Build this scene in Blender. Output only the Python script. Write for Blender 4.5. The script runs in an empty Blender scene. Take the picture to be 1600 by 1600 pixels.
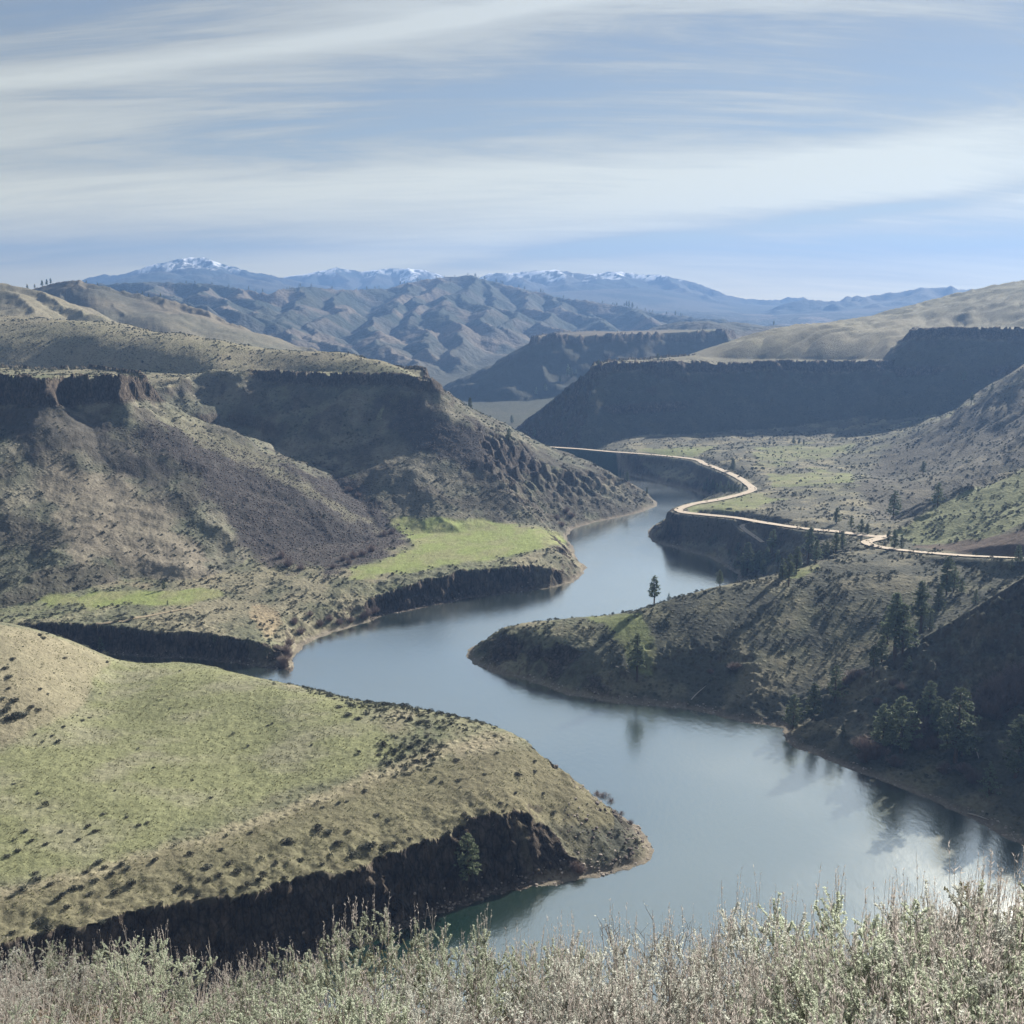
import bpy, math, os, random
import numpy as np
from mathutils import Vector, Matrix

# ------------------------------------------------------------------ camera, sky, sun, exposure
scene = bpy.context.scene
COL = scene.collection
CAM_Z = 160.0
FPX = 1715.0                      # focal length in pixels of a 1600 px wide frame
PITCH = math.radians(10.9)
SUN_AZ, SUN_EL = 41.0, 26.5       # degrees to the right of the view direction, above the horizon
EXPOSURE = 1.6
HAZE_DENSITY = 1.6e-4
QUICK = float(os.environ.get('TERRAIN_QUICK', '1'))

cd = bpy.data.cameras.new('camera')
cam = bpy.data.objects.new('camera', cd)
COL.objects.link(cam)
cam.location = (0, 0, CAM_Z)
cam.rotation_euler = (math.radians(90) - PITCH, 0, 0)
cd.sensor_width = 36.0
cd.lens = 36.0 * FPX / 1600.0
cd.clip_start = 0.1
cd.clip_end = 60000.0
scene.camera = cam

scene.view_settings.view_transform = 'Standard'
scene.view_settings.look = 'None'
scene.view_settings.gamma = 1.0
scene.view_settings.exposure = EXPOSURE
scene.render.engine = 'CYCLES'
cy = scene.cycles
cy.use_denoising = True
try:
    cy.denoiser = 'OPENIMAGEDENOISE'
    cy.denoising_input_passes = 'RGB_ALBEDO_NORMAL'
except Exception:
    pass
cy.max_bounces = 5
cy.diffuse_bounces = 2
cy.glossy_bounces = 2
cy.transmission_bounces = 2
cy.volume_bounces = 0
cy.transparent_max_bounces = 8
cy.caustics_reflective = False
cy.caustics_refractive = False

sd = bpy.data.lights.new('sun', 'SUN')
sd.energy = 5.0
sd.angle = math.radians(0.6)
sd.color = (1.0, 0.93, 0.82)
sun = bpy.data.objects.new('sun', sd)
COL.objects.link(sun)
sa, se = math.radians(SUN_AZ), math.radians(SUN_EL)
sun_dir = Vector((math.sin(sa) * math.cos(se), math.cos(sa) * math.cos(se), math.sin(se)))
sun.rotation_euler = sun_dir.to_track_quat('Z', 'Y').to_euler()
sun.location = (300, 200, 600)

world = bpy.data.worlds.new('World')
scene.world = world
world.use_nodes = True


def new_nodes(nt):
    """Small helper giving short-hand node creation for one tree."""
    nt.nodes.clear()

    def n(kind, **kw):
        nd = nt.nodes.new(kind)
        for k, v in kw.items():
            if k.startswith('i_'):
                key = k[2:]
                key = int(key) if key.isdigit() else key.replace('_', ' ')
                nd.inputs[key].default_value = v
            else:
                setattr(nd, k, v)
        return nd

    def l(a, b):
        nt.links.new(a, b)
    return n, l


def build_world():
    nt = world.node_tree
    n, l = new_nodes(nt)
    out = n('ShaderNodeOutputWorld')
    bg = n('ShaderNodeBackground')
    bg.inputs['Strength'].default_value = 0.10
    sky = n('ShaderNodeTexSky')
    sky.sky_type = 'NISHITA'
    sky.sun_disc = False
    sky.sun_elevation = math.radians(SUN_EL)
    sky.sun_rotation = math.radians(SUN_AZ)
    sky.altitude = 900
    sky.air_density = 1.0
    sky.dust_density = 0.3
    sky.ozone_density = 1.5
    tc = n('ShaderNodeTexCoord')
    sep = n('ShaderNodeSeparateXYZ')
    l(tc.outputs['Generated'], sep.inputs[0])

    def math_(op, a, b=None, c=None, clamp=False):
        m = n('ShaderNodeMath', operation=op)
        m.use_clamp = clamp
        for i, v in enumerate((a, b, c)):
            if v is None:
                continue
            if isinstance(v, (int, float)):
                m.inputs[i].default_value = v
            else:
                l(v, m.inputs[i])
        return m.outputs[0]
    X, Y, Z = sep.outputs
    az = math_('ARCTAN2', X, Y)                       # azimuth from the view direction, radians
    hyp = math_('SQRT', math_('ADD', math_('MULTIPLY', X, X), math_('MULTIPLY', Y, Y)))
    el = math_('ARCTAN2', Z, hyp)
    # cirrus lives on a high flat layer: project the view ray on it
    zc = math_('ADD', math_('MAXIMUM', Z, 0.0), 0.22)
    px = math_('DIVIDE', X, zc)
    py = math_('DIVIDE', Y, zc)
    comb = n('ShaderNodeCombineXYZ')
    l(px, comb.inputs[0]); l(py, comb.inputs[1])

    def streaks(rot, scale, sx, sy, seed, detail=8, rough=0.55, dist=0.4):
        mp = n('ShaderNodeMapping')
        l(comb.outputs[0], mp.inputs[0])
        mp.inputs['Rotation'].default_value = (0, 0, math.radians(rot))
        mp.inputs['Scale'].default_value = (sx, sy, 1)
        mp.inputs['Location'].default_value = (seed, seed * 1.7, 0)
        t = n('ShaderNodeTexNoise')
        l(mp.outputs[0], t.inputs['Vector'])
        t.inputs['Scale'].default_value = scale
        t.inputs['Detail'].default_value = detail
        t.inputs['Roughness'].default_value = rough
        t.inputs['Distortion'].default_value = dist
        return t.outputs['Fac']
    s1 = streaks(-52, 0.9, 0.5, 1.3, 3.1, 8, 0.55, 0.6)
    s2 = streaks(-50, 2.6, 0.32, 1.5, 7.7, 12, 0.64, 1.4)
    s4 = streaks(-60, 7.0, 0.22, 1.6, 11.3, 12, 0.7, 2.0)
    s3 = streaks(-8, 0.9, 0.5, 1.3, 1.3, 8, 0.55, 0.3)

    def band(a0, e0, a1, e1, width, power=1.0):
        """soft belt of cirrus running through two (azimuth, elevation) directions, degrees"""
        a0, e0, a1, e1, w = [math.radians(v) for v in (a0, e0, a1, e1, width)]
        sl = (e1 - e0) / (a1 - a0)
        mid = math_('MULTIPLY_ADD', az, sl, e0 - sl * a0)
        wob = math_('MULTIPLY', math_('SUBTRACT', s3, 0.5), w * 2.2)
        d = math_('DIVIDE', math_('ABSOLUTE', math_('SUBTRACT', math_('ADD', el, wob), mid)), w)
        g = math_('POWER', 2.718, math_('MULTIPLY', math_('MULTIPLY', d, d), -1.0))
        return g
    b1 = band(-25, 8.6, 8, 16.0, 2.3)        # upper left veil rising to the right
    b1b = band(-18, 10.6, 6, 15.0, 0.5)     # its bright lower edge
    b2 = band(-25, 4.4, 25, 5.8, 1.7)        # long low belt
    b3 = band(2, 3.6, 25, 8.2, 1.3)          # bright belt climbing to the right
    gap = band(-25, 7.0, 2, 9.6, 1.5)        # clear blue lane
    gap2 = band(6, 2.8, 25, 5.2, 0.45)       # thin blue strip under the bright belt
    gap3 = band(-25, 2.2, 5, 2.6, 0.7)
    tot = math_('ADD', math_('MULTIPLY', s1, 2.3), -0.86)
    tot = math_('ADD', tot, math_('MULTIPLY', math_('SUBTRACT', s2, 0.5), 1.7))
    tot = math_('ADD', tot, math_('MULTIPLY', math_('SUBTRACT', s4, 0.5), 0.75))
    for v, w in ((b1, 0.45), (b1b, 0.6), (b2, 0.62), (b3, 0.6), (gap, -0.12), (gap2, -0.7), (gap3, -0.3)):
        tot = math_('ADD', tot, math_('MULTIPLY', v, w))
    tot = math_('ADD', tot, math_('MULTIPLY', math_('POWER', 2.718, math_('DIVIDE', math_('MAXIMUM', el, 0.0), -0.05)), 1.0))
    rmp = n('ShaderNodeMapRange')
    rmp.interpolation_type = 'SMOOTHERSTEP'
    l(tot, rmp.inputs['Value'])
    rmp.inputs['From Min'].default_value = -0.2
    rmp.inputs['From Max'].default_value = 0.85
    rmp.inputs['To Min'].default_value = 0.22
    rmp.inputs['To Max'].default_value = 0.95
    # cloud brightness grows toward the sun side
    dotv = n('ShaderNodeVectorMath', operation='DOT_PRODUCT')
    l(tc.outputs['Generated'], dotv.inputs[0])
    dotv.inputs[1].default_value = sun_dir
    glow = math_('POWER', math_('MAXIMUM', dotv.outputs['Value'], 0.0), 3.0)
    dens = n('ShaderNodeMapRange')
    l(tot, dens.inputs['Value'])
    dens.inputs['From Min'].default_value = 0.2; dens.inputs['From Max'].default_value = 1.3
    dens.inputs['To Min'].default_value = 0.88; dens.inputs['To Max'].default_value = 1.5
    bright = math_('MULTIPLY', math_('MULTIPLY_ADD', glow, 0.35, CLOUD_B), dens.outputs[0])
    cc = n('ShaderNodeCombineColor')
    l(math_('MULTIPLY', bright, 0.95), cc.inputs[0])
    l(math_('MULTIPLY', bright, 0.99), cc.inputs[1])
    l(math_('MULTIPLY', bright, 0.95), cc.inputs[2])
    tint = n('ShaderNodeMix', data_type='RGBA', blend_type='MULTIPLY')
    tint.inputs[0].default_value = 1.0
    gm = n('ShaderNodeGamma')
    gm.inputs[1].default_value = 0.52
    l(sky.outputs[0], gm.inputs[0])
    l(gm.outputs[0], tint.inputs[6])
    tint.inputs[7].default_value = SKY_TINT
    mix = n('ShaderNodeMix', data_type='RGBA')
    l(rmp.outputs[0], mix.inputs[0])
    l(tint.outputs[2], mix.inputs[6])
    l(cc.outputs[0], mix.inputs[7])
    # paler, brighter air low down, as under thin high cloud
    low = math_('MULTIPLY_ADD', math_('POWER', 2.718, math_('DIVIDE', math_('MAXIMUM', el, 0.0), -0.075)), 2.3, 1.0)
    warm = n('ShaderNodeCombineColor')
    l(math_('POWER', low, 1.0), warm.inputs[0]); l(math_('POWER', low, 0.75), warm.inputs[1]); l(math_('POWER', low, 0.02), warm.inputs[2])
    fin = n('ShaderNodeMix', data_type='RGBA', blend_type='MULTIPLY')
    fin.inputs[0].default_value = 1.0
    l(mix.outputs[2], fin.inputs[6]); l(warm.outputs[0], fin.inputs[7])
    l(fin.outputs[2], bg.inputs['Color'])
    l(bg.outputs[0], out.inputs['Surface'])


CLOUD_B = 1.52
SKY_TINT = (0.447, 0.50, 0.60, 1)
build_world()


def link(o, parent=None):
    COL.objects.link(o)
    if parent is not None:
        o.parent = parent
    return o


def tag(o, label=None, cat=None, group=None, kind=None):
    if label: o['label'] = label
    if cat: o['category'] = cat
    if group: o['group'] = group
    if kind: o['kind'] = kind
    return o

# ------------------------------------------------------------------ survey helpers
CP, SP = math.cos(PITCH), math.sin(PITCH)


def ray(px, py):
    """world direction of a sight line, scaled so its ground distance (y) is 1"""
    u, v = (px - 800) / FPX, (py - 800) / FPX
    dx, dy, dz = u, CP - v * SP, -SP - v * CP
    return dx / dy, dz / dy


def U(px, py, z):
    """ground point at height z on a sight line"""
    ax, az_ = ray(px, py)
    y = (z - CAM_Z) / az_
    return (ax * y, y, z)


def Wd(px, py, d):
    """point at forward distance d on a sight line; its height follows"""
    ax, az_ = ray(px, py)
    return (ax * d, d, CAM_Z + az_ * d)


def V(px, d, z):
    """point at forward distance d and height z under a column"""
    return ((px - 800) / FPX / CP * d, d, z)


# ------------------------------------------------------------------ noise
_rng = np.random.RandomState(11)
_PERM = np.tile(_rng.permutation(512).astype(np.int32), 2)
_ang = _rng.rand(512) * 2 * np.pi
_GX, _GY = np.cos(_ang).astype(np.float32), np.sin(_ang).astype(np.float32)


def perlin(x, y, seed=0):
    xi = np.floor(x).astype(np.int32); yi = np.floor(y).astype(np.int32)
    xf = (x - xi).astype(np.float32); yf = (y - yi).astype(np.float32)
    xi = (xi + seed * 37) & 511; yi = (yi + seed * 91) & 511
    u = xf * xf * xf * (xf * (xf * 6 - 15) + 10)
    v = yf * yf * yf * (yf * (yf * 6 - 15) + 10)

    def g(a, b, fx, fy):
        h = _PERM[_PERM[a & 511] + (b & 511)]
        return _GX[h] * fx + _GY[h] * fy
    n00 = g(xi, yi, xf, yf); n10 = g(xi + 1, yi, xf - 1, yf)
    n01 = g(xi, yi + 1, xf, yf - 1); n11 = g(xi + 1, yi + 1, xf - 1, yf - 1)
    return ((n00 + u * (n10 - n00)) * (1 - v) + (n01 + u * (n11 - n01)) * v) * 1.5


def fbm(x, y, octv=4, seed=0, gain=0.5, lac=2.03):
    a, s, f = 1.0, 0.0, 1.0
    for i in range(octv):
        s = s + a * perlin(x * f + i * 13.7, y * f - i * 7.1, seed + i)
        a *= gain; f *= lac
    return s


def ridged(x, y, octv=4, seed=0, gain=0.5, lac=2.1):
    a, s, f, w = 1.0, 0.0, 1.0, 1.0
    for i in range(octv):
        r = 1.0 - np.abs(perlin(x * f + i * 5.3, y * f + i * 9.9, seed + i)) * 1.6
        r = np.clip(r, 0, 1) ** 2 * w
        s = s + a * r
        w = np.clip(r * 1.6, 0, 1)
        a *= gain; f *= lac
    return s


def spurs(x, y, octv=4, seed=0, gain=0.5, lac=2.1, warp=0.25):
    """rounded spurs parted by sharp gullies, about 0..1"""
    wx = x + warp * perlin(x * 0.8, y * 0.8, seed + 50); wy = y + warp * perlin(x * 0.8 + 7, y * 0.8, seed + 51)
    a, s, f, t = 1.0, 0.0, 1.0, 0.0
    for i in range(octv):
        n = np.abs(perlin(wx * f + i * 5.3, wy * f + i * 9.9, seed + i))
        s = s + a * np.sqrt(n * n + 0.0009)
        t += a; a *= gain; f *= lac
    return s / t * 2.0


def sstep(a, b, x):
    t = np.clip((x - a) / (b - a), 0, 1)
    return t * t * (3 - 2 * t)


def smax(a, b, k):
    h = np.clip(0.5 + 0.5 * (a - b) / k, 0, 1)
    return b + (a - b) * h + k * h * (1 - h)


def poly_sd(x, y, P, closed=True):
    """distance to a polyline, and whether inside (closed)"""
    P = np.asarray(P, dtype=np.float64)[:, :2]
    d2 = np.full(x.shape, 1e18)
    ins = np.zeros(x.shape, dtype=bool)
    n = len(P)
    for i in range(n if closed else n - 1):
        ax, ay = P[i]; bx, by = P[(i + 1) % n]
        ex, ey = bx - ax, by - ay
        wx, wy = x - ax, y - ay
        t = np.clip((wx * ex + wy * ey) / (ex * ex + ey * ey + 1e-9), 0, 1)
        qx, qy = wx - t * ex, wy - t * ey
        np.minimum(d2, qx * qx + qy * qy, out=d2)
        if closed:
            c = ((ay > y) != (by > y)) & (x < (bx - ax) * (y - ay) / (by - ay + 1e-12) + ax)
            ins ^= c
    return np.sqrt(d2), ins


def idw(x, y, P, vals, p=3.0):
    num = np.zeros(x.shape); den = np.zeros(x.shape)
    for (px_, py_), v in zip(P, vals):
        w = 1.0 / ((x - px_) ** 2 + (y - py_) ** 2 + 4.0) ** (p / 2)
        num += w * v; den += w
    return num / den


def densify(P, step):
    out = []
    for a, b in zip(P[:-1], P[1:]):
        a, b = np.array(a, float), np.array(b, float)
        n = max(1, int(np.hypot(*(b - a)[:2]) / (step * max(60, a[1]))))
        for k in range(n):
            out.append(tuple(a + (b - a) * k / n))
    out.append(tuple(P[-1]))
    return out


# ------------------------------------------------------------------ water outline (all at z = 0)
def shore(*pts):
    return [U(a, b, 0.0) for a, b in pts]


WATER = []
# upstream reach, hidden behind the left nose, then its visible left shore
WATER += [V(640, 1330, 0), V(700, 1230, 0), V(800, 1105, 0), V(880, 1010, 0), V(945, 950, 0), V(985, 905, 0)]
WATER += shore((1022, 781), (1030, 790), (1000, 801), (960, 810), (925, 817), (896, 827), (886, 839), (893, 852),
               (900, 868), (914, 884), (912, 897), (896, 910), (868, 918), (800, 927), (740, 934), (690, 944),
               (640, 955), (600, 962), (578, 971), (540, 983), (500, 996), (472, 1010), (458, 1030), (455, 1053))
WATER += [V(437, 462, 0), V(380, 468, 0), V(300, 476, 0), V(150, 484, 0), V(20, 487, 0), V(10, 462, 0),
          V(150, 448, 0), V(280, 434, 0), V(400, 424, 0), V(500, 412, 0), V(600, 400, 0), V(700, 388, 0),
          V(790, 375, 0), V(860, 358, 0), V(930, 338, 0), V(985, 322, 0)]
WATER += shore((1018, 1312), (1026, 1328), (1020, 1342), (985, 1360), (930, 1372), (880, 1380), (830, 1388),
               (780, 1400), (740, 1413), (690, 1430), (640, 1452), (560, 1482), (400, 1520), (200, 1570),
               (0, 1622), (-300, 1705))
WATER += [V(-500, 186, 0), V(300, 172, 0), V(900, 178, 0), V(1500, 176, 0), V(2600, 170, 0)]
WATER += [V(2450, 205, 0), V(2000, 240, 0)]
WATER += shore((1720, 1382), (1640, 1340), (1580, 1312), (1530, 1287), (1480, 1264), (1420, 1237), (1370, 1217),
               (1310, 1197), (1260, 1177), (1228, 1160), (1219, 1148), (1226, 1139), (1200, 1133), (1150, 1126),
               (1110, 1116), (1060, 1106), (1000, 1101), (940, 1095), (900, 1088), (850, 1072), (790, 1055),
               (742, 1040), (727, 1023), (733, 1012))
WATER += [V(755, 503, 0), V(810, 513, 0), V(880, 520, 0), V(950, 522, 0), V(1010, 524, 0), V(1070, 530, 0),
          V(1125, 543, 0), V(1158, 565, 0), V(1165, 600, 0)]
WATER += shore((1150, 897), (1130, 882), (1100, 869), (1060, 858), (1020, 847), (1012, 838))
WATER += [V(1016, 775, 0), V(1040, 800, 0), V(1075, 845, 0), V(1100, 885, 0)]
WATER += shore((1112, 778), (1080, 766), (1040, 757), (1000, 746), (960, 737), (900, 724))
WATER += [V(830, 1215, 0), V(740, 1330, 0), V(690, 1420, 0)]

# ------------------------------------------------------------------ base relief control lines
LINES = []
FAR = 0.8


def LN(*pts):
    # the far ranges stand at four fifths of the first survey's distance
    LINES.append([p if p[1] < 5000 else (p[0] * FAR, p[1] * FAR, CAM_Z + (p[2] - CAM_Z) * FAR) for p in pts])


u, w, v = U, Wd, V
# near bench: cliff lip, break of slope, meadow, back lip
LN(u(-500, 1610, 17.5), u(-200, 1545, 17.5), u(0, 1500, 17.5), u(100, 1475, 17.5), u(165, 1462, 17.5), u(300, 1425, 17.5), u(450, 1385, 17.5), u(600, 1350, 17),
   u(700, 1320, 17), u(780, 1300, 17), u(830, 1287, 16))
LN(u(-400, 1470, 20), u(-200, 1425, 20), u(0, 1395, 20.3), u(200, 1340, 21.3), u(400, 1290, 22), u(560, 1240, 23), u(650, 1180, 24), u(760, 1165, 24.5))
LN(u(-300, 1300, 23), u(0, 1290, 23), u(200, 1260, 23), u(400, 1200, 23))
LN(u(0, 1200, 24), u(200, 1180, 23.3), u(400, 1130, 23.4))
LN(u(190, 1030, 24), u(350, 1042, 24), u(450, 1064, 24), u(545, 1090, 24.5), u(600, 1094, 24.5), u(700, 1112, 25), u(780, 1130, 25), u(840, 1146, 22.5))
LN(u(900, 1180, 17), u(935, 1238, 10.5), u(985, 1285, 4.5))
LN(u(820, 1240, 19), u(850, 1290, 11), u(900, 1300, 8))
# small hill at the left edge
LN(w(-300, 960, 360), w(0, 977, 384), w(60, 988, 390), w(130, 1008, 395), u(175, 1032, 26))
LN(w(-300, 1060, 330), w(0, 1075, 345), w(70, 1080, 350))
LN(u(175, 1045, 25), u(100, 1130, 24.5), u(0, 1165, 24.5), u(-200, 1220, 24))
LN(v(0, 425, 32), v(120, 425, 22), v(-300, 430, 40))
# middle left bench with its cliff lip, meadow, scrub flats
LN(u(540, 932, 12), u(600, 913, 13.3), u(700, 899, 14), u(800, 881, 14.3), u(880, 863, 14.3), u(898, 854, 13))
LN(u(600, 815, 15), u(720, 813, 15), u(860, 828, 14.5))
LN(u(560, 886, 13.8), u(700, 850, 14.5), u(860, 845, 14.3))
LN(u(430, 1012, 10), u(300, 994, 10.5), u(165, 985, 11.5), u(0, 975, 12), u(-300, 960, 13))
LN(u(-300, 935, 16), u(0, 930, 15), u(100, 940, 14.5), u(350, 938, 13), u(460, 955, 10.5))
LN(u(-300, 900, 20), u(0, 900, 18), u(200, 918, 15.5), u(300, 918, 14.5), u(420, 904, 14.5), u(540, 872, 15), u(640, 855, 15))
LN(u(560, 800, 17), u(680, 806, 16), u(760, 812, 16), u(870, 822, 12), u(950, 800, 6), u(1010, 783, 3))
LN(v(-300, 600, 25), v(0, 600, 24), v(300, 640, 24), v(480, 720, 22))
LN(v(-300, 900, 60), v(0, 900, 55), v(250, 880, 34), v(430, 820, 20))
LN(v(100, 970, 75), v(300, 900, 45))
# rolling shoulder behind the two left mesas
LN(w(-400, 480, 1250), w(-100, 485, 1230), w(0, 490, 1200), w(100, 500, 1170), w(200, 513, 1140), w(300, 528, 1100), w(430, 543, 1060), w(520, 549, 1020))
LN(w(-300, 560, 1010), w(0, 562, 1000), w(100, 562, 990), w(200, 577, 960), w(330, 573, 935))
LN(w(520, 566, 930), w(600, 566, 905), w(640, 572, 885))
LN(v(-400, 1500, 120), v(0, 1400, 112), v(300, 1330, 85), v(500, 1260, 45), v(600, 1180, 25), v(680, 1120, 12))
LN(v(700, 1010, 50), v(620, 1060, 80))
LN(v(830, 960, 14), v(760, 1000, 25), v(700, 1090, 20), v(930, 900, 6))
# brown hills upper left
LN(w(-400, 420, 1600), w(-100, 430, 1550), w(0, 438, 1500), w(40, 450, 1480), w(90, 476, 1430), w(130, 492, 1380))
LN(v(-200, 1760, 130), v(100, 1680, 120), v(220, 1560, 105), v(330, 1450, 85))
LN(w(-200, 445, 2000), w(50, 451, 1930), w(85, 441, 1880), w(130, 437, 1850), w(175, 447, 1840), w(240, 466, 1830),
   w(300, 482, 1800), w(380, 510, 1750), w(430, 533, 1690), w(480, 547, 1620))
LN(w(190, 470, 1760), w(230, 505, 1560))
LN(w(120, 455, 1780), w(150, 485, 1600))
LN(v(100, 2500, 120), v(300, 2300, 70), v(450, 2150, 35), v(560, 2000, 22))
# main mid range
LN(w(-300, 466, 3500), w(-50, 473, 3500), w(140, 469, 3500), w(250, 466, 3500), w(330, 469, 3480), w(430, 485, 3350),
   w(480, 473, 3500), w(540, 478, 3600), w(600, 478, 3800), w(640, 466, 3850), w(690, 459, 3880), w(735, 455, 3900),
   w(770, 469, 3850), w(820, 476, 3800), w(870, 489, 3700), w(930, 496, 3600), w(1000, 509, 3400), w(1060, 520, 3300),
   w(1130, 524, 3200), w(1180, 523, 3150), w(1250, 532, 3000), w(1400, 531, 3000), w(1700, 521, 3000), w(2000, 506, 3000))
LN(w(640, 526, 3000), w(660, 586, 2300))
LN(w(735, 501, 3200), w(720, 546, 2700), w(705, 586, 2250))
LN(w(450, 516, 3000), w(520, 571, 2350))
LN(w(850, 516, 3100), w(900, 536, 2800))
LN(v(590, 2400, 22), v(640, 2100, 14), v(680, 1900, 8), v(740, 1700, 5), v(790, 1560, 3))
LN(v(-300, 4850, 120), v(300, 4850, 110), v(800, 4850, 110), v(1300, 4500, 100), v(1900, 4500, 100))
# far ranges
LN(w(-500, 459, 9000), w(0, 466, 9000), w(100, 460, 9000), w(140, 450, 9000), w(165, 441, 9000), w(190, 443, 9000), w(240, 425, 9000), w(280, 417, 9000),
   w(315, 416, 9000), w(350, 426, 9000), w(400, 438, 9000), w(450, 448, 9000), w(520, 459, 9000))
LN(w(430, 448, 11500), w(470, 444, 11500), w(500, 438, 11500), w(525, 431, 11500), w(560, 438, 11500), w(590, 435, 11500), w(640, 433, 11500), w(665, 435, 11500), w(700, 448, 11500))
LN(w(740, 450, 8800), w(770, 442, 8800), w(800, 440, 8700), w(870, 437, 8600), w(920, 441, 8500), w(950, 438, 8500), w(1000, 441, 8400),
   w(1040, 445, 8300), w(1080, 454, 8200), w(1120, 466, 8100), w(1170, 475, 8000), w(1230, 478, 8000), w(1300, 482, 8200))
LN(w(1210, 494, 6500), w(1260, 484, 6700), w(1310, 477, 6800), w(1350, 474, 6800), w(1400, 466, 6800), w(1440, 460, 6800),
   w(1490, 458, 6800), w(1530, 464, 6800), w(1700, 466, 6800), w(2100, 464, 6800))
LN(v(400, 10400, 150), v(700, 9800, 150), v(-400, 11500, 160), v(1200, 9600, 160), v(2000, 9600, 160))
LN(v(-400, 13000, 100), v(600, 13000, 100), v(2000, 13000, 100))
# valley floor below the centre mesas
LN(u(870, 697, 19), u(940, 701, 18.5), u(1000, 698, 19), u(1100, 697, 20), u(1300, 690, 25), u(1400, 682, 36))
LN(u(890, 703, 18), u(1000, 710, 18), u(1090, 719, 18.5), u(1140, 741, 19.5), u(1172, 764, 20.5), u(1120, 785, 20.5), u(1062, 797, 20.5),
   u(1090, 804, 21), u(1180, 815, 24), u(1250, 826, 29), u(1350, 838, 34))
LN(u(1200, 740, 22), u(1300, 745, 25), u(1360, 740, 32))
LN(u(1200, 790, 24), u(1300, 800, 28), u(1370, 810, 32))
LN(u(1032, 804, 19.5), u(1022, 822, 11))
LN(u(1080, 820, 17), u(1120, 850, 8), u(1160, 850, 14), u(1200, 875, 12))
LN(v(780, 1600, 4), v(800, 1480, 6), v(760, 1800, 8))
LN(v(900, 1170, 22), v(1000, 1170, 23), v(1250, 1160, 26), v(1400, 1120, 36))
LN(v(960, 1230, 30), v(1100, 1230, 40), v(1300, 1220, 50), v(1500, 1170, 55), v(1700, 1100, 75))
# shelf and hills above the centre mesa
LN(w(1060, 556, 1290), w(1130, 533, 1420), w(1180, 514, 1480), w(1260, 508, 1500), w(1350, 508, 1450), w(1420, 511, 1400))
LN(w(1150, 551, 1300), w(1300, 548, 1300), w(1400, 546, 1290))
LN(w(1290, 504, 1620), w(1330, 499, 1650), w(1400, 484, 1700), w(1470, 461, 1720), w(1520, 453, 1700), w(1560, 445, 1700), w(1600, 438, 1700), w(1750, 425, 1700))
LN(w(1480, 492, 1500), w(1560, 498, 1420), w(1700, 495, 1350))
LN(v(880, 1450, 12), v(900, 1600, 14), v(960, 1720, 30), v(1050, 1500, 70), v(1100, 1650, 50), v(1250, 1850, 110), v(1600, 2100, 130))
LN(v(1000, 2500, 100), v(1300, 2450, 100), v(1700, 2500, 110))
# right hillside
LN(v(2300, 900, 105), v(1900, 960, 112), w(1700, 530, 1060), w(1600, 565, 1050), w(1545, 602, 1035), w(1500, 638, 1020), w(1440, 667, 1010), w(1400, 684, 1000))
LN(w(1700, 600, 930), w(1600, 650, 900), w(1520, 700, 880), w(1450, 735, 860), w(1390, 762, 850))
LN(w(1700, 660, 800), w(1600, 705, 790), w(1500, 752, 750), w(1400, 800, 700))
LN(v(1500, 1110, 50), v(1600, 1110, 62), v(1700, 1120, 80))
LN(v(1440, 655, 24), v(1500, 688, 20), v(1600, 730, 24), v(1700, 745, 34))
# spur above the road
LN(w(1398, 830, 592), w(1430, 808, 610), w(1470, 785, 628), w(1540, 752, 655), w(1600, 728, 680), w(1700, 690, 705))
LN(w(1425, 840, 570), w(1500, 805, 588), w(1600, 765, 590))
LN(u(1350, 846, 34.5), u(1375, 855, 35.5), u(1420, 861, 37.5), u(1500, 868, 42), u(1600, 872, 50), u(1700, 876, 58))
LN(w(1425, 853, 558), w(1500, 852, 530), w(1560, 838, 512), w(1650, 800, 505))
# slope below the road, peninsula crest, gully, lit rib
LN(u(760, 985, 9), u(800, 968, 15.5), u(850, 962, 18), u(905, 958, 20), u(960, 956, 21.5), u(1000, 947, 24), u(1040, 933, 28), u(1100, 914, 31),
   u(1150, 903, 33), u(1200, 892, 35), u(1250, 882, 37), u(1300, 868, 38))
LN(u(800, 1000, 13), u(900, 1000, 15.5), u(1000, 1000, 17), u(1100, 980, 22), u(1200, 960, 26), u(1300, 940, 31), u(1400, 905, 37))
LN(u(900, 1050, 8), u(1000, 1060, 8), u(1100, 1060, 10), u(1180, 1080, 9), u(1250, 1050, 12))
LN(u(1100, 1020, 16), u(1200, 1010, 18), u(1300, 1000, 20))
LN(v(1245, 403, 2), v(1300, 404, 8), v(1400, 412, 20), v(1500, 425, 33), v(1600, 432, 47), v(1700, 440, 60))
LN(w(1236, 1134, 394), w(1300, 1085, 390), w(1350, 1054, 388), w(1400, 1028, 387), w(1450, 990, 385), w(1500, 957, 384), w(1560, 920, 381), w(1600, 895, 379), w(1720, 830, 375))
LN(w(1300, 1110, 379), w(1400, 1065, 372), w(1500, 1000, 368), w(1600, 950, 360), w(1720, 890, 350))
LN(u(1300, 1165, 5), u(1400, 1165, 9), u(1500, 1125, 20), u(1560, 1090, 28), u(1640, 1040, 42))
LN(u(1350, 1195, 4), u(1420, 1200, 6), u(1500, 1190, 12), u(1560, 1170, 18), u(1640, 1130, 30))
LN(u(1480, 1235, 4.5), u(1560, 1230, 10), u(1640, 1200, 22))
LN(u(1600, 1290, 5), u(1700, 1260, 16), u(1900, 1250, 30))
# river bed and surroundings outside the frame
LN(v(2300, 400, 45), v(2300, 600, 60), v(2300, 1300, 100))
LN(v(1900, 420, 58), v(1900, 600, 66))
LN(v(-900, 300, 40), v(-900, 600, 60), v(-900, 1000, 120), v(-900, 1600, 170))

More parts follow.
